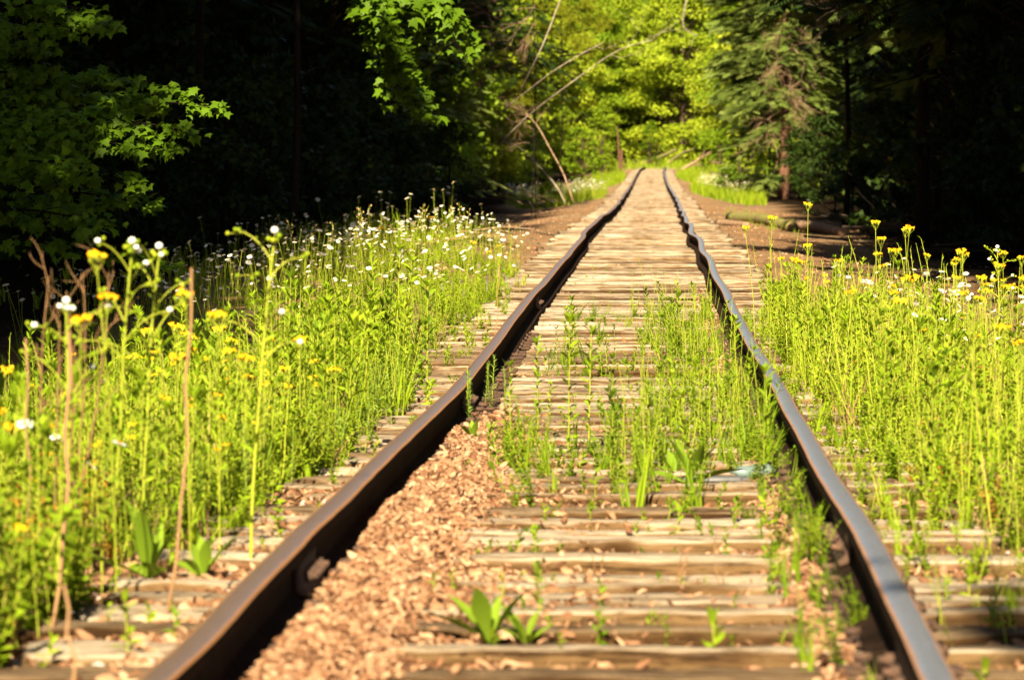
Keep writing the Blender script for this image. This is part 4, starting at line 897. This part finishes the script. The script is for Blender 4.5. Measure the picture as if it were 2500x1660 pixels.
# ------------------------------------------------------------------ trees
def limb_tree(seed, h, base, rad, r0, nclus, per, leaf, lmat, bmat, flat=.45, leafn=DIAM, cz=None, minr=.35):
    """trunk with limbs running to leaf clumps spread through the crown"""
    r = np.random.RandomState(seed); tr, cr = Geo(), Geo(); n = 10; t = np.linspace(0, 1, n)
    T = np.stack([.25 * np.sin(t * 3 + seed) * t, .2 * np.cos(t * 2.2 + seed) * t, h * .93 * t - .3], 1); tube(tr, T, r0 * (1 - t)**.8 + .02, 9)
    for q in range(nclus):
        s = r.uniform(0, 1)**.8; z = base + (h - base) * s; prof = math.sin(math.pi * min(1, .18 + .82 * (1 - s) if s > .45 else .62 + .38 * s / .45) * .5) if s > .45 else .7 + .3 * s / .45
        R_ = rad * prof * math.sqrt(r.uniform(minr**2, 1)); a = r.uniform(0, 6.28); c = np.array([math.cos(a) * R_, math.sin(a) * R_, z + r.normal(0, .2)])
        zb = max(.3 * base, z - R_ * .6); b = along(T, np.array([min(.97, zb / h)]))[0]
        tube(tr, curve(b, c, [0, 0, -.08 * R_], 5), np.linspace(r0 * .28, .012, 5), 4, cap=False)
        cs = r.uniform(.45, 1.0) * rad * .34; k = int(per * r.uniform(.6, 1.4)); v = norm(r.normal(0, 1, (k, 3))) * (r.uniform(0, 1, k)**.45)[:, None] * [cs, cs, cs * flat]
        v[:, 2] -= .12 * (v[:, 0]**2 + v[:, 1]**2) / cs; nrm = norm(v * .6 + [0, -.1, .8] + r.normal(0, .55, (k, 3))); dr = norm(np.cross(nrm, r.normal(0, 1, (k, 3))))
        Rm = np.stack([np.cross(dr, nrm), dr, nrm], 2) * (leaf * r.uniform(.6, 1.3, k))[:, None, None]; cr.stamp(leafn, Rm, c + v, np.clip(r.normal(.45 + .25 * r.normal(), .2, k), 0, 1))
    return tr.mesh('trunk', bmat, True), cr.mesh('crown', lmat)
def spray_tpl():
    g = Geo(); V = []; F = []
    for q in range(9):
        y_ = q / 9; w = .42 * (1 - y_ * .75)
        for s in (-1, 1):
            b = len(V); V += [(0, y_ - .03, 0), (0, y_ + .05, .01), (s * w, y_ + .22, -.05), (s * w * .85, y_ + .13, -.05)]; F.append((b, b + 1, b + 2, b + 3))
    g.add(V, np.array(F)); return g.tpl()
SPRAY = spray_tpl()
def spruce_tree(seed, h, base, rad, r0, nmat, bmat, step=.34, per=7, sprays=11, droop=.25, ss=.42):
    r = np.random.RandomState(seed); tr, cr = Geo(), Geo(); n = 8; t = np.linspace(0, 1, n); T = np.stack([.08 * np.sin(t * 3 + seed), .08 * np.cos(t * 3), h * t - .3], 1); tube(tr, T, r0 * (1 - t) + .015, 9)
    z = base
    while z < h - .3:
        L0 = rad * (1 - (z - base * .5) / h)**.85 + .15
        for q in range(per):
            if r.uniform() < .12: continue
            a = r.uniform(0, 6.28); L = L0 * r.uniform(.6, 1.1); e = np.array([math.cos(a) * L, math.sin(a) * L, z - droop * L + r.normal(0, .1)]); b = np.array([0, 0, z]); Q = curve(b, e, [0, 0, .07 * L], 6)
            tube(tr, Q, np.linspace(.03, .007, 6), 3, cap=False); k = sprays; s = r.uniform(.25, 1, k); s[0] = 1; c = along(Q, s); sd = r.choice([-1, 1], k) * r.uniform(.2, 1.1, k); dv = norm(e - b); px = np.array([-dv[1], dv[0], 0])
            d = norm(dv * np.cos(sd)[:, None] + px * np.sin(sd)[:, None] + [0, 0, -.12] + r.normal(0, .12, (k, 3))); cr.stamp(SPRAY, frames(d, r.normal(0, .3, k), ss * r.uniform(.6, 1.2, k)), c, np.clip(r.normal(.5, .25, k), 0, 1))
        z += step * r.uniform(.7, 1.3)
    return tr.mesh('trunk', bmat, True), cr.mesh('crown', nmat)
PRO = {}
for q in range(4): PRO['decid%d' % q] = limb_tree(40 + q, 15, .5, 4.2, .14, 170, 250, .21, M['decid' if q % 2 else 'decid2'], M['bark'])
for q in range(3): PRO['canopy%d' % q] = limb_tree(60 + q, 16, 4.6, 4.0, .09, 75, 100, .42, M['shadeleaf'], M['shadebark'], .6)
for q in range(2): PRO['sapling%d' % q] = limb_tree(70 + q, 4.2, .3, 1.5, .05, 40, 70, .17, M['decid'], M['bark'])
for q in range(2): PRO['spruce%d' % q] = spruce_tree(80 + q, 16, .8, 2.9, .2, M['spruce'], M['bark'])
for q in range(2): PRO['hemlock%d' % q] = spruce_tree(90 + q, 15, 4.2, 3.2, .09, M['shadeleaf'], M['shadebark'], .5, 7, 10, .3, .5)
for q in range(2): PRO['under%d' % q] = limb_tree(170 + q, 3.4, .2, 1.5, .03, 34, 70, .15, M['shadeleaf'], M['shadebark'])
def tree(pk, name, label, cat, group, pos, s=1.0, rz=0.0):
    o = link(name, None, None, pos, rz, s); link('trunk', PRO[pk][0], o); link('crown', PRO[pk][1], o); return tag(o, label, cat, group)
rt = random.Random(21)
SPEC = {'d': ('deciduous_tree', 'leafy tree'), 'c': ('forest_tree', 'slim trunked tree'), 's': ('spruce_tree', 'spruce'), 'h': ('hemlock_tree', 'hemlock'), 'u': ('understory_shrub', 'shrub')}
def wall(side, y0, y1, step, offs, kinds, lab, grp, jit=1.0, smin=.85, smax=1.2, cat='tree'):
    y = y0
    while y < y1:
        for n_, u in enumerate(offs):
            x = float(XC(y)) + side * (u + rt.uniform(-jit, jit) * .8); yy = y + rt.uniform(-.4, .4) * step; k = rt.choice(kinds); nm, sp = SPEC[k[0]]
            row = ('at the edge', 'one row in', 'deep inside')[n_]
            o = tree(k, nm, lab.replace('@', sp).replace('#', row), cat, grp + ', ' + sp + ' ' + row, (x, yy, float(ground_z(x, yy)) - .05), rt.uniform(smin, smax), rt.uniform(0, 6.28))
            o.rotation_euler = (rt.uniform(-.05, .05), rt.uniform(-.05, .05), o.rotation_euler[2])
        y += step * rt.uniform(.85, 1.15)
CN = ['canopy0', 'canopy1', 'canopy2', 'hemlock0', 'hemlock1']
wall(-1, -34, 20, 7.5, (8.7,), ['canopy0', 'canopy1', 'canopy2'], '@ beside the photographer shading the left verge', 'trees beside the photographer', .6, 1.1, 1.3)
wall(1, -34, 18, 7, (7.6,), ['canopy0', 'canopy1', 'canopy2'], '@ beside the photographer shading the right verge', 'trees beside the photographer', .6, 1.1, 1.3)
for q in range(5): tree('canopy%d' % (q % 3), 'forest_tree', 'forest tree behind the photographer', 'tree', 'trees behind the photographer', (-16 + 8 * q, -46 + (q % 2) * 3, -.3), 1.1, q)
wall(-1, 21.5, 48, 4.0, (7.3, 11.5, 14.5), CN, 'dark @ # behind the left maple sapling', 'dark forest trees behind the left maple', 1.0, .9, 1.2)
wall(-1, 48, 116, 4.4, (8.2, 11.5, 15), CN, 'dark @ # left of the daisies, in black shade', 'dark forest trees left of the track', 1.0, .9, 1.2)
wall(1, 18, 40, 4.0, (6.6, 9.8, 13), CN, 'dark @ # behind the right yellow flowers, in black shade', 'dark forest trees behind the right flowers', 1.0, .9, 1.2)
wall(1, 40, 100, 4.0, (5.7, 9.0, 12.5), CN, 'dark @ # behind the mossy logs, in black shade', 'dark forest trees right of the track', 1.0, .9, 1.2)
DN = ['decid0', 'decid1', 'decid2', 'decid3', 'spruce0', 'spruce1']
wall(-1, 118, 144, 4.5, (8.8, 12, 16), CN + ['spruce0'], 'dark @ # behind the leaning dead poles', 'trees behind the dead poles', 1.0, .8, 1.0)
wall(-1, 146, 200, 6, (9.4, 13, 17), DN, 'sunlit @ # left of the far track', 'far trees left of the track', 1.0, .85, 1.15)
wall(1, 102, 146, 4.2, (9.3, 12.5, 16), CN, 'dark @ # between the big spruce and the blazed trunk', 'dark trees right of the spruce', 1.0, .9, 1.2)
wall(1, 148, 172, 4.5, (8.8, 11.5, 15), CN, 'dark @ # just behind the big spruce', 'dark trees behind the big spruce', 1.0, .9, 1.1)
wall(1, 172, 205, 5.5, (8.6, 12.5, 17), DN, '@ # far behind the big spruce', 'far trees right of the track', 1.0, .85, 1.15)
tree('canopy1', 'forest_tree', 'forest tree by the photographer dappling the near right weeds', 'tree', 'trees beside the photographer', (3.25, -2.5, -.3), .95, 2)
tree('canopy0', 'forest_tree', 'forest tree outside the view shading the outer right verge', 'tree', 'trees beside the photographer', (4.7, 6, -.3), 1.0, 1)
wall(-1, 200, 330, 8, (8.5, 13, 19), DN, 'sunlit @ # left of the bend in the track', 'sunlit trees left of the bend', 1.6, .9, 1.3)
wall(1, 200, 345, 8, (9.0, 14, 20), DN, 'green @ # right of the bend in the track', 'trees right of the bend', 1.6, .9, 1.3)
wall(-1, 44, 116, 3.4, (5.9, 8.6), ['under0', 'under1'], 'dim shrub # under the dark trees left of the track', 'dim shrubs left', 1.0, .5, 1.2, 'shrub')
wall(1, 44, 116, 3.4, (5.6, 8.4), ['under0', 'under1'], 'dim shrub # under the dark trees right of the track', 'dim shrubs right', 1.0, .5, 1.2, 'shrub')
BR = {366: 'closing the view right behind the bend', 380: 'on the rising ground behind the bend', 396: 'one row up the slope behind the bend', 415: 'half way up the slope behind the bend', 436: 'high on the slope behind the bend'}
for yy, n in ((366, 13), (380, 15), (396, 16), (415, 17), (436, 18)):
    for q in range(n):
        x = -22 + 62 * (q + rt.uniform(.1, .9)) / n
        if abs(x - float(XC(min(yy, 418)))) < 2.5 and yy < 390: continue
        k = rt.choice(DN[:4]); tree(k, 'deciduous_tree', 'bright sunlit leafy tree %s' % BR[yy], 'tree', 'trees behind the bend: ' + BR[yy], (x, yy + rt.uniform(-4, 4), float(ground_z(x, yy)) - .1), rt.uniform(1.05, 1.5), rt.uniform(0, 6.28))

# ---- trees one can single out
def dark_trunk(dx, d, w, label, blaze=None, lean=0.0, hgt=9, mat='shadebark', crown='canopy1', cs=1.0):
    p = P(dx, d); o = link('forest_tree', None, None, p); g = Geo(); t = np.linspace(0, 1, 12)
    tube(g, np.stack([lean * t + .05 * np.sin(t * 7), t * 0, hgt * t - .2], 1), w / 2 * (1 - .5 * t) * (1 + .5 * np.exp(-t * 30)), 12); link('trunk', g.mesh('trunk', M[mat], True), o)
    c = link('crown', PRO[crown][1], o, (math.copysign(3.0, dx - 1500), -1.0, .6), 1.0, cs)
    if blaze:
        b = Geo(); z0 = HC - (blaze[0] * 1.0588 - YH) * d / F_PX - p[2]; z1 = HC - (blaze[1] * 1.0588 - YH) * d / F_PX - p[2]; rr = w / 2 + .008; a = np.linspace(-2.5, -.75, 7); V = []
        for z in np.linspace(z1, z0, 5):
            for k_, aa in enumerate(a): V.append((rr * math.cos(aa) + lean * z / hgt + .05 * math.sin(z / hgt * 7), rr * math.sin(aa), z + .02 * math.sin(k_ * 2.3)))
        i = np.arange(4)[:, None] * 7; j = np.arange(6)[None]; b.add(V, np.stack([i + j, i + j + 1, i + 8 + j, i + 7 + j], 2).reshape(-1, 4)); link('blaze_mark', b.mesh('blaze_mark', M['paint']), o)
    return tag(o, label, 'tree')
dark_trunk(440, 52, .12, 'broad dim trunk left of the daisy patch', lean=.25)
dark_trunk(2122, 72, .24, 'tall dim trunk in the forest on the right behind the flowers')
dark_trunk(2048, 92, .16, 'slim forest trunk with a tall yellow blaze mark', (325, 372), crown='hemlock0')
dark_trunk(1950, 96, .14, 'slim dark trunk between the spruce and the blazed trunk')

def bough(tr, cr, a, b, width, n, r, leaf=.11, sag=.1, tpl=MAPLE, face=(0, -.55, .8), spread=.5, nt=10):
    """a leafy bough from a to b: side twigs carry leaves in loose flat layers"""
    L = np.linalg.norm(b - a); Q = curve(a, b, [0, 0, sag * L], 9); tube(tr, Q, np.linspace(.014, .004, 9), 5, cap=False)
    pos = []
    for q in range(nt):
        s = .25 + .75 * (q + 1) / nt; c = along(Q, np.array([s]))[0]; d = norm(norm(b - a) * .9 + np.array([r.normal(0, .6), r.normal(0, .8), r.normal(-.25, .25)])); l = width * r.uniform(.5, 1.1) * (1.15 - .5 * s)
        T_ = curve(c, c + d * l, [0, 0, .05 * l], 5); tube(tr, T_, np.linspace(.005, .002, 5), 3, cap=False)
        m = max(2, n // nt); pos.append(along(T_, r.uniform(.1, 1, m)) + r.normal(0, leaf * .45, (m, 3)) * [1, 1, .7])
    pos = np.concatenate(pos); k = len(pos); nrm = norm(np.asarray(face) + r.normal(0, spread, (k, 3))); dr = norm(np.cross(nrm, np.cross(norm(np.array([0, -.25, -.9]) + r.normal(0, .5, (k, 3))), nrm)))
    cr.stamp(tpl, np.stack([np.cross(dr, nrm), dr, nrm], 2) * (leaf * r.uniform(.6, 1.25, k))[:, None, None], pos, np.clip(r.normal(.5, .25, k), 0, 1))
def maple(label, d, trunk_dx, boughs, seed, leaf, n, width, tw=.07, hgt=8, face=(0, -.55, .8)):
    r = np.random.RandomState(seed); p = P(trunk_dx, d); o = link('maple_tree', None, None, p); tr, cr = Geo(), Geo(); t = np.linspace(0, 1, 9)
    tube(tr, np.stack([.08 * np.sin(t * 5), t * 0, hgt * t - .2], 1), tw / 2 * (1 - .6 * t) + .01, 10)
    for (sx, sy, ex, ey, wd, k) in boughs:
        dj = r.uniform(-1.2, 1.2); a = PZ(sx, sy, d) - p; b = PZ(ex, ey, d + dj) - p; bough(tr, cr, a, b, width * wd, int(n * k), r, leaf, .06, face=face)
    link('trunk', tr.mesh('trunk', M['shadebark'], True), o); link('crown', cr.mesh('crown', M['maple']), o); link('upper_crown', PRO['canopy0'][1], o, (-3.2, 2, .3), seed, .85)
    return tag(o, label, 'tree')
maple('maple with lit boughs hanging over the middle of the black gap', 50, 672,
      [(830, -40, 985, 262, .5, 1.2), (840, -60, 950, 200, .6, 1.6), (860, -60, 930, 90, .8, 2), (880, -60, 1040, 40, .9, 1.8), (760, -120, 985, 262, .8, 1.4), (790, -100, 960, 245, .6, .9), (820, -90, 905, 235, .5, .8), (860, -120, 1085, 100, .7, 1.2), (860, -80, 1060, 60, .7, 1.1), (840, -100, 1010, 60, .7, 1.3), (800, -100, 930, 130, .7, 1.4), (800, -120, 880, 70, .7, 1.4), (880, -80, 1085, 150, .4, .5), (850, -100, 960, 60, .8, 1.3), (820, -60, 965, 180, .5, .9), (760, -100, 850, 60, .8, .8), (900, -100, 1010, 20, .8, 1.2), (850, -30, 890, 160, .5, .7)], 4, .14, 74, .42)
maple('maple sapling whose layered boughs reach in from the left edge', 29, -260,
      [(-150, 330, 480, 245, .9, 2.2), (-150, 300, 400, 225, .9, 2.2), (-150, 330, 300, 280, 1, 2.2), (-150, 260, 270, 190, 1, 2), (-150, 200, 130, 175, 1, 2), (-150, 380, 360, 345, 1, 2), (-150, 420, 300, 420, 1, 2), (-150, 460, 345, 475, .9, 1.6), (-150, 330, 420, 300, .9, 1.6),
       (-150, 120, 250, 60, 1, 1.8), (-150, 60, 190, 20, 1, 1.8), (-150, 430, 150, 380, 1, 1.8), (-150, 500, 240, 520, 1, 1.4), (-150, 180, 60, 110, 1, 1.6), (-150, 260, 100, 260, 1, 1.8), (-150, 560, 370, 610, .8, 1.0), (-150, 540, 200, 470, .9, 1.2), (-150, 300, 200, 330, 1, 2)], 8, .072, 120, .34)

def conifer_boughs(label, name, d, dx, hgt, w, tmat, lst, seed, cmat, spray=.3, dead=(), crown=None, cs=1.0, blaze=None, tl=.0):
    r = np.random.RandomState(seed); p = P(dx, d); o = link(name, None, None, p); tr, cr, dg = Geo(), Geo(), Geo(); t = np.linspace(0, 1, 12)
    tube(tr, np.stack([tl * t + .06 * np.sin(t * 6), t * 0, hgt * t - .2], 1), w / 2 * (1 - .6 * t) * (1 + .4 * np.exp(-t * 25)), 12)
    for (ex, ey, z_up, k) in lst:
        e = PZ(ex, ey, d + r.uniform(-1.5, .8)) - p; b = np.array([tl * e[2] / hgt, 0, e[2] + z_up]); Q = curve(b, e, [0, 0, .05], 7); tube(tr, Q, np.linspace(.03, .006, 7), 4, cap=False); m = int(k * 34); s = r.uniform(.15, 1, m); c = along(Q, s) + r.normal(0, .06, (m, 3)); dv = norm(e - b)
        dd_ = norm(dv + r.normal(0, .55, (m, 3)) * [1, 1, .35] + [0, 0, -.15]); cr.stamp(SPRAY, frames(dd_, r.normal(0, .4, m), spray * r.uniform(.6, 1.2, m)), c, np.clip(r.normal(.5, .3, m), 0, 1))
    for (ex, ey, z_up, k) in dead:
        e = PZ(ex, ey, d + r.uniform(-1.2, .2)) - p; b = np.array([tl * e[2] / hgt, 0, e[2] + z_up]); L = np.linalg.norm(e - b); twigs(dg, b, e - b, L, .022, 3, r, 0, k, .45, .5, 4, -.12)
    link('trunk', tr.mesh('trunk', M[tmat], True), o); link('crown', cr.mesh('crown', M[cmat]), o)
    if dead: link('dead_branches', dg.mesh('dead_branches', M['deadwood'], True), o)
    if crown: link('upper_crown', PRO[crown][1], o, (0, 0, 0), 0, cs)
    return tag(o, label, 'tree')
rb = random.Random(5)
sp_l = [(1808 + s * rb.uniform(60, 165) * (1 if s < 0 else .45), yy + rb.uniform(-10, 10), rb.uniform(.2, .6), 1.6) for yy in range(-60, 270, 15) for s in (-1, -1, 1)]
sp_l += [(1700, 300, .3, 1.2), (1720, 250, .3, 1.2), (1690, 330, .2, .8), (1760, 280, .2, 1)]
sp_d = [(1808 + s * rb.uniform(12, 40), yy, rb.uniform(0, .3), 3) for yy in range(60, 330, 13) for s in (-1, 1, rb.choice((-1, 1)))]
conifer_boughs('big spruce right of the far track with blue green boughs and brown dead lower branches', 'spruce_tree', 150, 1806, 15, .36, 'barkred', sp_l, 3, 'spruce', .58, sp_d, 'spruce0', .9)
conifer_boughs('hemlock with dim green hanging boughs high in the right forest', 'hemlock_tree', 70, 2180, 12, .2, 'shadebark', [(2030, 95, .4, 1.2), (2060, 60, .4, 1.6), (2110, 90, .3, 1.6), (2080, 100, .3, 1.4), (2130, 40, .3, 1.6), (2150, 130, .3, 1), (1920, 40, .5, .5), (2200, 60, .4, 1.2), (2090, 20, .4, 1.5), (2060, 200, .3, .7), (1990, 220, .4, .5)], 6, 'spruce', .26, [(2150, 40, .3, 2)], 'hemlock1', 1.0)
# yellow green pine left of the far track
def pine(label, d, dx, blobs, seed):
    r = np.random.RandomState(seed); p = P(dx, d); o = link('pine_tree', None, None, p); tr, cr = Geo(), Geo(); t = np.linspace(0, 1, 9); tube(tr, np.stack([.1 * np.sin(t * 5), t * 0, 11 * t - .2], 1), .018 * (1 - .6 * t), 10)
    for (bx, by, R_, n) in blobs:
        c = PZ(bx, by, d + r.uniform(-1, 1)) - p; b = np.array([0, 0, max(.4, c[2] - .3)]); tube(tr, curve(b, c, [0, 0, -.06], 6), np.linspace(.035, .008, 6), 4, cap=False)
        for q in range(n):
            v = r.normal(0, .45, 3) * R_ * [1, 1, .6]; k = 22; a = norm(np.array([0, -.2, .5]) + r.normal(0, .75, (k, 3))); cr.stamp(NEEDLE_T, frames(a, r.uniform(0, 3, k), np.stack([np.full(k, .10), np.full(k, .15), np.full(k, .10)], 1)), np.repeat((c + v)[None], k, 0), np.full(k, np.clip(r.normal(.6, .25), 0, 1)))
    link('trunk', tr.mesh('trunk', M['shadebark'], True), o); link('crown', cr.mesh('crown', M['pine']), o); link('upper_crown', PRO['hemlock0'][1], o, (-1.2, 0, .5), 0, .85); return tag(o, label, 'tree')
pine('young pine with yellow green tufts above the leaning dead poles', 112, 1225, [(1190, 215, .32, 60), (1165, 225, .22, 34), (1215, 195, .25, 40), (1180, 250, .15, 18), (1210, 235, .2, 26)], 2)
pine('pine with yellow green boughs over the fallen birch trunks', 135, 1290, [(1300, 80, .5, 70), (1340, 100, .5, 70), (1260, 70, .45, 60), (1320, 50, .5, 60), (1380, 60, .5, 60), (1290, 20, .6, 70), (1360, 20, .6, 70), (1400, 110, .35, 40), (1240, 20, .4, 40), (1350, 130, .35, 36)], 3)
# dead grey branches left of the pine
def dead_tree(label, d, dx, tips, seed, mat='deadwood', hgt=5, w=.12, name='dead_tree', rad=.02, kids=4, lean=0, depth=3, spread=.42):
    r = np.random.RandomState(seed); p = P(dx, d); o = link(name, None, None, p); g = Geo(); b2 = Geo(); t = np.linspace(0, 1, 8); tube(g, np.stack([lean * t, t * 0, hgt * t - .1], 1), w / 2 * (1 - .6 * t), 8)
    for (sx, sy, ex, ey) in tips:
        a = PZ(sx, sy, d) - p; e = PZ(ex, ey, d + r.uniform(-.8, .3)) - p; L = np.linalg.norm(e - a); twigs(b2, a, e - a, L, rad, depth, r, 0, kids, spread, .5, 4, -.05)
    link('trunk', g.mesh('trunk', M['shadebark'], True), o); link('branches', b2.mesh('branches', M[mat], True), o); return tag(o, label, 'dead tree')
dead_tree('dead conifer with bare sunlit grey branches beside the maple boughs', 100, 1235, [(1235, 20, 1110, 25), (1235, 60, 1130, 60), (1235, 10, 1170, 90), (1230, 40, 1100, 90), (1235, 75, 1180, 150), (1220, 90, 1120, 165), (1235, 0, 1130, 0), (1235, 50, 1210, 120)], 5, rad=.0075, w=.03, hgt=3.2)
dead_tree('small dead bush with drooping fine brown twigs at the pole tops', 110.5, 1240, [(1230, 300, 1185, 262), (1215, 270, 1175, 285), (1215, 268, 1195, 300), (1220, 330, 1180, 335), (1225, 268, 1200, 262)], 7, 'deadwood', 1.5, .03, 'dead_bush', .008, 4)
dead_tree('small dead twigs lit dimly high in the right forest', 68, 1960, [(1935, 20, 1905, 65), (1940, 15, 1895, 20), (1945, 30, 1925, 50)], 9, 'shadewood', hgt=.3, w=.02, rad=.006)
def pole(label, pts, r0, r1, mat='deadwood', name='dead_pole', cat='dead tree', k=8, tw=(), kids=3, seed=1):
    g = Geo(); Q = np.array(pts); n = 14; s = np.linspace(0, 1, len(Q)); t = np.linspace(0, 1, n); W = np.stack([np.interp(t, s, Q[:, c]) for c in range(3)], 1); r = np.random.RandomState(seed)
    W[1:-1] = .25 * W[:-2] + .5 * W[1:-1] + .25 * W[2:]; tube(g, W, np.linspace(r0, r1, n), k)
    L = np.linalg.norm(W[-1] - W[0])
    for s_ in tw: c = along(W, np.array([s_]))[0]; twigs(g, c, norm(W[-1] - W[0]) + r.normal(0, .5, 3), L * .14, r0 * .3, 2, r, 0, kids, .5)
    o = link(name, g.mesh(name, M[mat], True)); return tag(o, label, cat)
pole('thin leaning dead pole curving up left, the taller of two', [PZ(1322, 466, 108), PZ(1300, 400, 108), PZ(1272, 350, 108.5), PZ(1240, 290, 109), PZ(1212, 262, 109)], .022, .010, tw=(.8, .9))
pole('thicker dead pole leaning left, the lower of two', [PZ(1305, 472, 106), PZ(1285, 430, 106), PZ(1240, 380, 106.5), PZ(1200, 340, 107), PZ(1160, 325, 107)], .027, .013, 'greywood', tw=(.7, .85, .95))
pole('long pale fallen birch leaning up right across the view', [PZ(1150, 335, 108), PZ(1215, 268, 107), PZ(1285, 215, 105), PZ(1340, 175, 105), PZ(1400, 130, 104.5), PZ(1450, 105, 104.5), PZ(1505, 95, 104.5)], .018, .007, 'birch', 'leaning_birch', 'fallen tree', 9, (.7, .8, .9, .97))
pole('shorter pale birch stem above the long fallen birch', [PZ(1150, 262, 107), PZ(1275, 165, 104), PZ(1340, 125, 104), PZ(1390, 100, 104)], .015, .007, 'birch', 'leaning_birch', 'fallen tree', 8, (.9,))
pole('short tilted pale trunk among the pine boughs', [PZ(1195, 220, 106), PZ(1238, 135, 104), PZ(1262, 80, 104), PZ(1300, -20, 104)], .018, .014, 'birch', 'leaning_birch', 'fallen tree', 9)
pole('pale bent dead branch hanging at the top over the far trees', [PZ(1590, -40, 230), PZ(1578, 20, 230), PZ(1572, 60, 230), PZ(1585, 75, 230), PZ(1608, 85, 230)], .035, .015, 'birch', 'hanging_branch', 'branch', 7, (.5, .9))
pole('broken pale stump beside the sapling at the bend', [P(1428, 250), PZ(1426, 330, 250), PZ(1422, 292, 250)], .06, .03, 'barkred', 'broken_stump', 'stump', 9)
pole('short orange brown stump at the foot of the pale broken stump', [P(1434, 246), PZ(1433, 360, 246), PZ(1434, 345, 246)], .08, .06, 'barkred', 'broken_stump', 'stump', 9)
pole('fallen log on the lit bank behind the bend', [PZ(1480, 378, 335), PZ(1530, 360, 345), PZ(1560, 345, 350)], .2, .14, 'moss', 'fallen_log', 'log', 9)
pole('second fallen log on the lit bank, right of the mossy one', [PZ(1540, 376, 325), PZ(1575, 352, 335), PZ(1600, 345, 340)], .15, .10, 'moss', 'fallen_log', 'log', 9)
pole('fan of fallen brown branches right of the bend', [PZ(1570, 392, 300), PZ(1600, 375, 300), PZ(1640, 350, 302)], .12, .05, 'deadwood', 'fallen_branch', 'branch', 6, (.2, .4, .6, .8), 4)
pole('fallen brown branch between the bend and the right daisies', [PZ(1640, 372, 260), PZ(1670, 380, 258), PZ(1700, 395, 255)], .09, .04, 'deadwood', 'fallen_branch', 'branch', 6, (.3, .6), 3)
for dx, d, s, k, lab in ((1392, 255, 1.0, 'sapling0', 'round green sapling left of the pale broken stump'), (1402, 235, .45, 'sapling1', 'low bush at the foot of the round sapling'), (1245, 122, .42, 'sapling1', 'small green bush behind the two leaning poles'), (1660, 170, .55, 'sapling0', 'low bush right of the far daisies'),
                         (1710, 150, .6, 'sapling1', 'shaded bush below the big spruce'), (1850, 147, .75, 'under0', 'dark shrub hiding the right side of the big spruce foot'), (1770, 158, .8, 'sapling0', 'leafy shrub behind the trunk foot of the big spruce'), (1895, 140, .9, 'under1', 'dark shrub between the big spruce and the dark wood'), (1500, 330, .8, 'sapling0', 'bush above the lit bank at the bend'), (1340, 190, .7, 'sapling1', 'bush behind the far left daisies')):
    tree(k, 'sapling', lab, 'shrub', None, P(dx, d, -.05), s, d)
# brush pile and scattered dead branches
r = np.random.RandomState(12)
for q in range(16):
    x0, x1 = r.uniform(1190, 1290), r.uniform(1080, 1200); d = r.uniform(100, 108); y0 = r.uniform(462, 480); y1 = y0 - r.uniform(10, 60)
    pole('bare brown stick in the brush pile at the feet of the leaning poles', [PZ(x0, y0, d), PZ((x0 + x1) / 2, (y0 + y1) / 2 - 6, d + .2), PZ(x1, y1, d + .5)], .011, .004, 'deadwood' if q % 5 == 0 else 'shadewood', 'brush_stick', 'stick', 5, (.5, .8), 3, q).__setitem__('group', 'sticks of the brush pile')  # a few sticks keep the lit wood colour, the rest are shade-darkened
for q in range(26):
    dx = r.uniform(1850, 2330); d = r.uniform(58, 95); p = P(dx, d, r.uniform(.05, .35)); a = r.uniform(-.5, .5); L = r.uniform(.8, 2.4)
    pole('dim fallen branch on the dark forest floor behind the right flowers', [p, p + [L * .5 * math.cos(a), 0, L * .2 * math.sin(a) + .05], p + [L * math.cos(a), .2, L * .4 * math.sin(a)]], .02, .007, 'shadewood', 'fallen_branch', 'branch', 5, (.4, .7), 3, q + 40).__setitem__('group', 'fallen branches on the right forest floor')
for q in range(8):
    dx = r.uniform(950, 1180); d = r.uniform(62, 80); p = P(dx, d, .06); a = r.uniform(-.4, .4)
    pole('dead branch lying on the dirt behind the daisy patch', [p, p + [.4, .1, .1 * a + .05], p + [.9, .3, .25 * a]], .018, .007, 'deadwood', 'fallen_branch', 'branch', 5, (.4, .7), 3, q + 80).__setitem__('group', 'dead branches behind the daisies')
for pts, r0, lab in (([P(1685, 92, .05), P(1760, 88, .12), P(1830, 84, .08)], .13, 'long mossy log lying on the dirt right of the track'), ([P(1840, 86, .10), P(1905, 84, .12), P(1950, 83, .06)], .11, 'tan broken log end on the dirt beside the dark forest'),
                     ([P(1560, 78, .05), P(1600, 77, .06), P(1640, 76, .03)], .0, None), ([P(1655, 83, .04), P(1690, 82, .06), P(1722, 81, .04)], .07, 'short pale plank like log near the right tie ends')):
    if lab: pole(lab, pts, r0, r0 * .8, 'moss' if 'mossy' in lab else 'deadwood', 'fallen_log', 'log', 10)
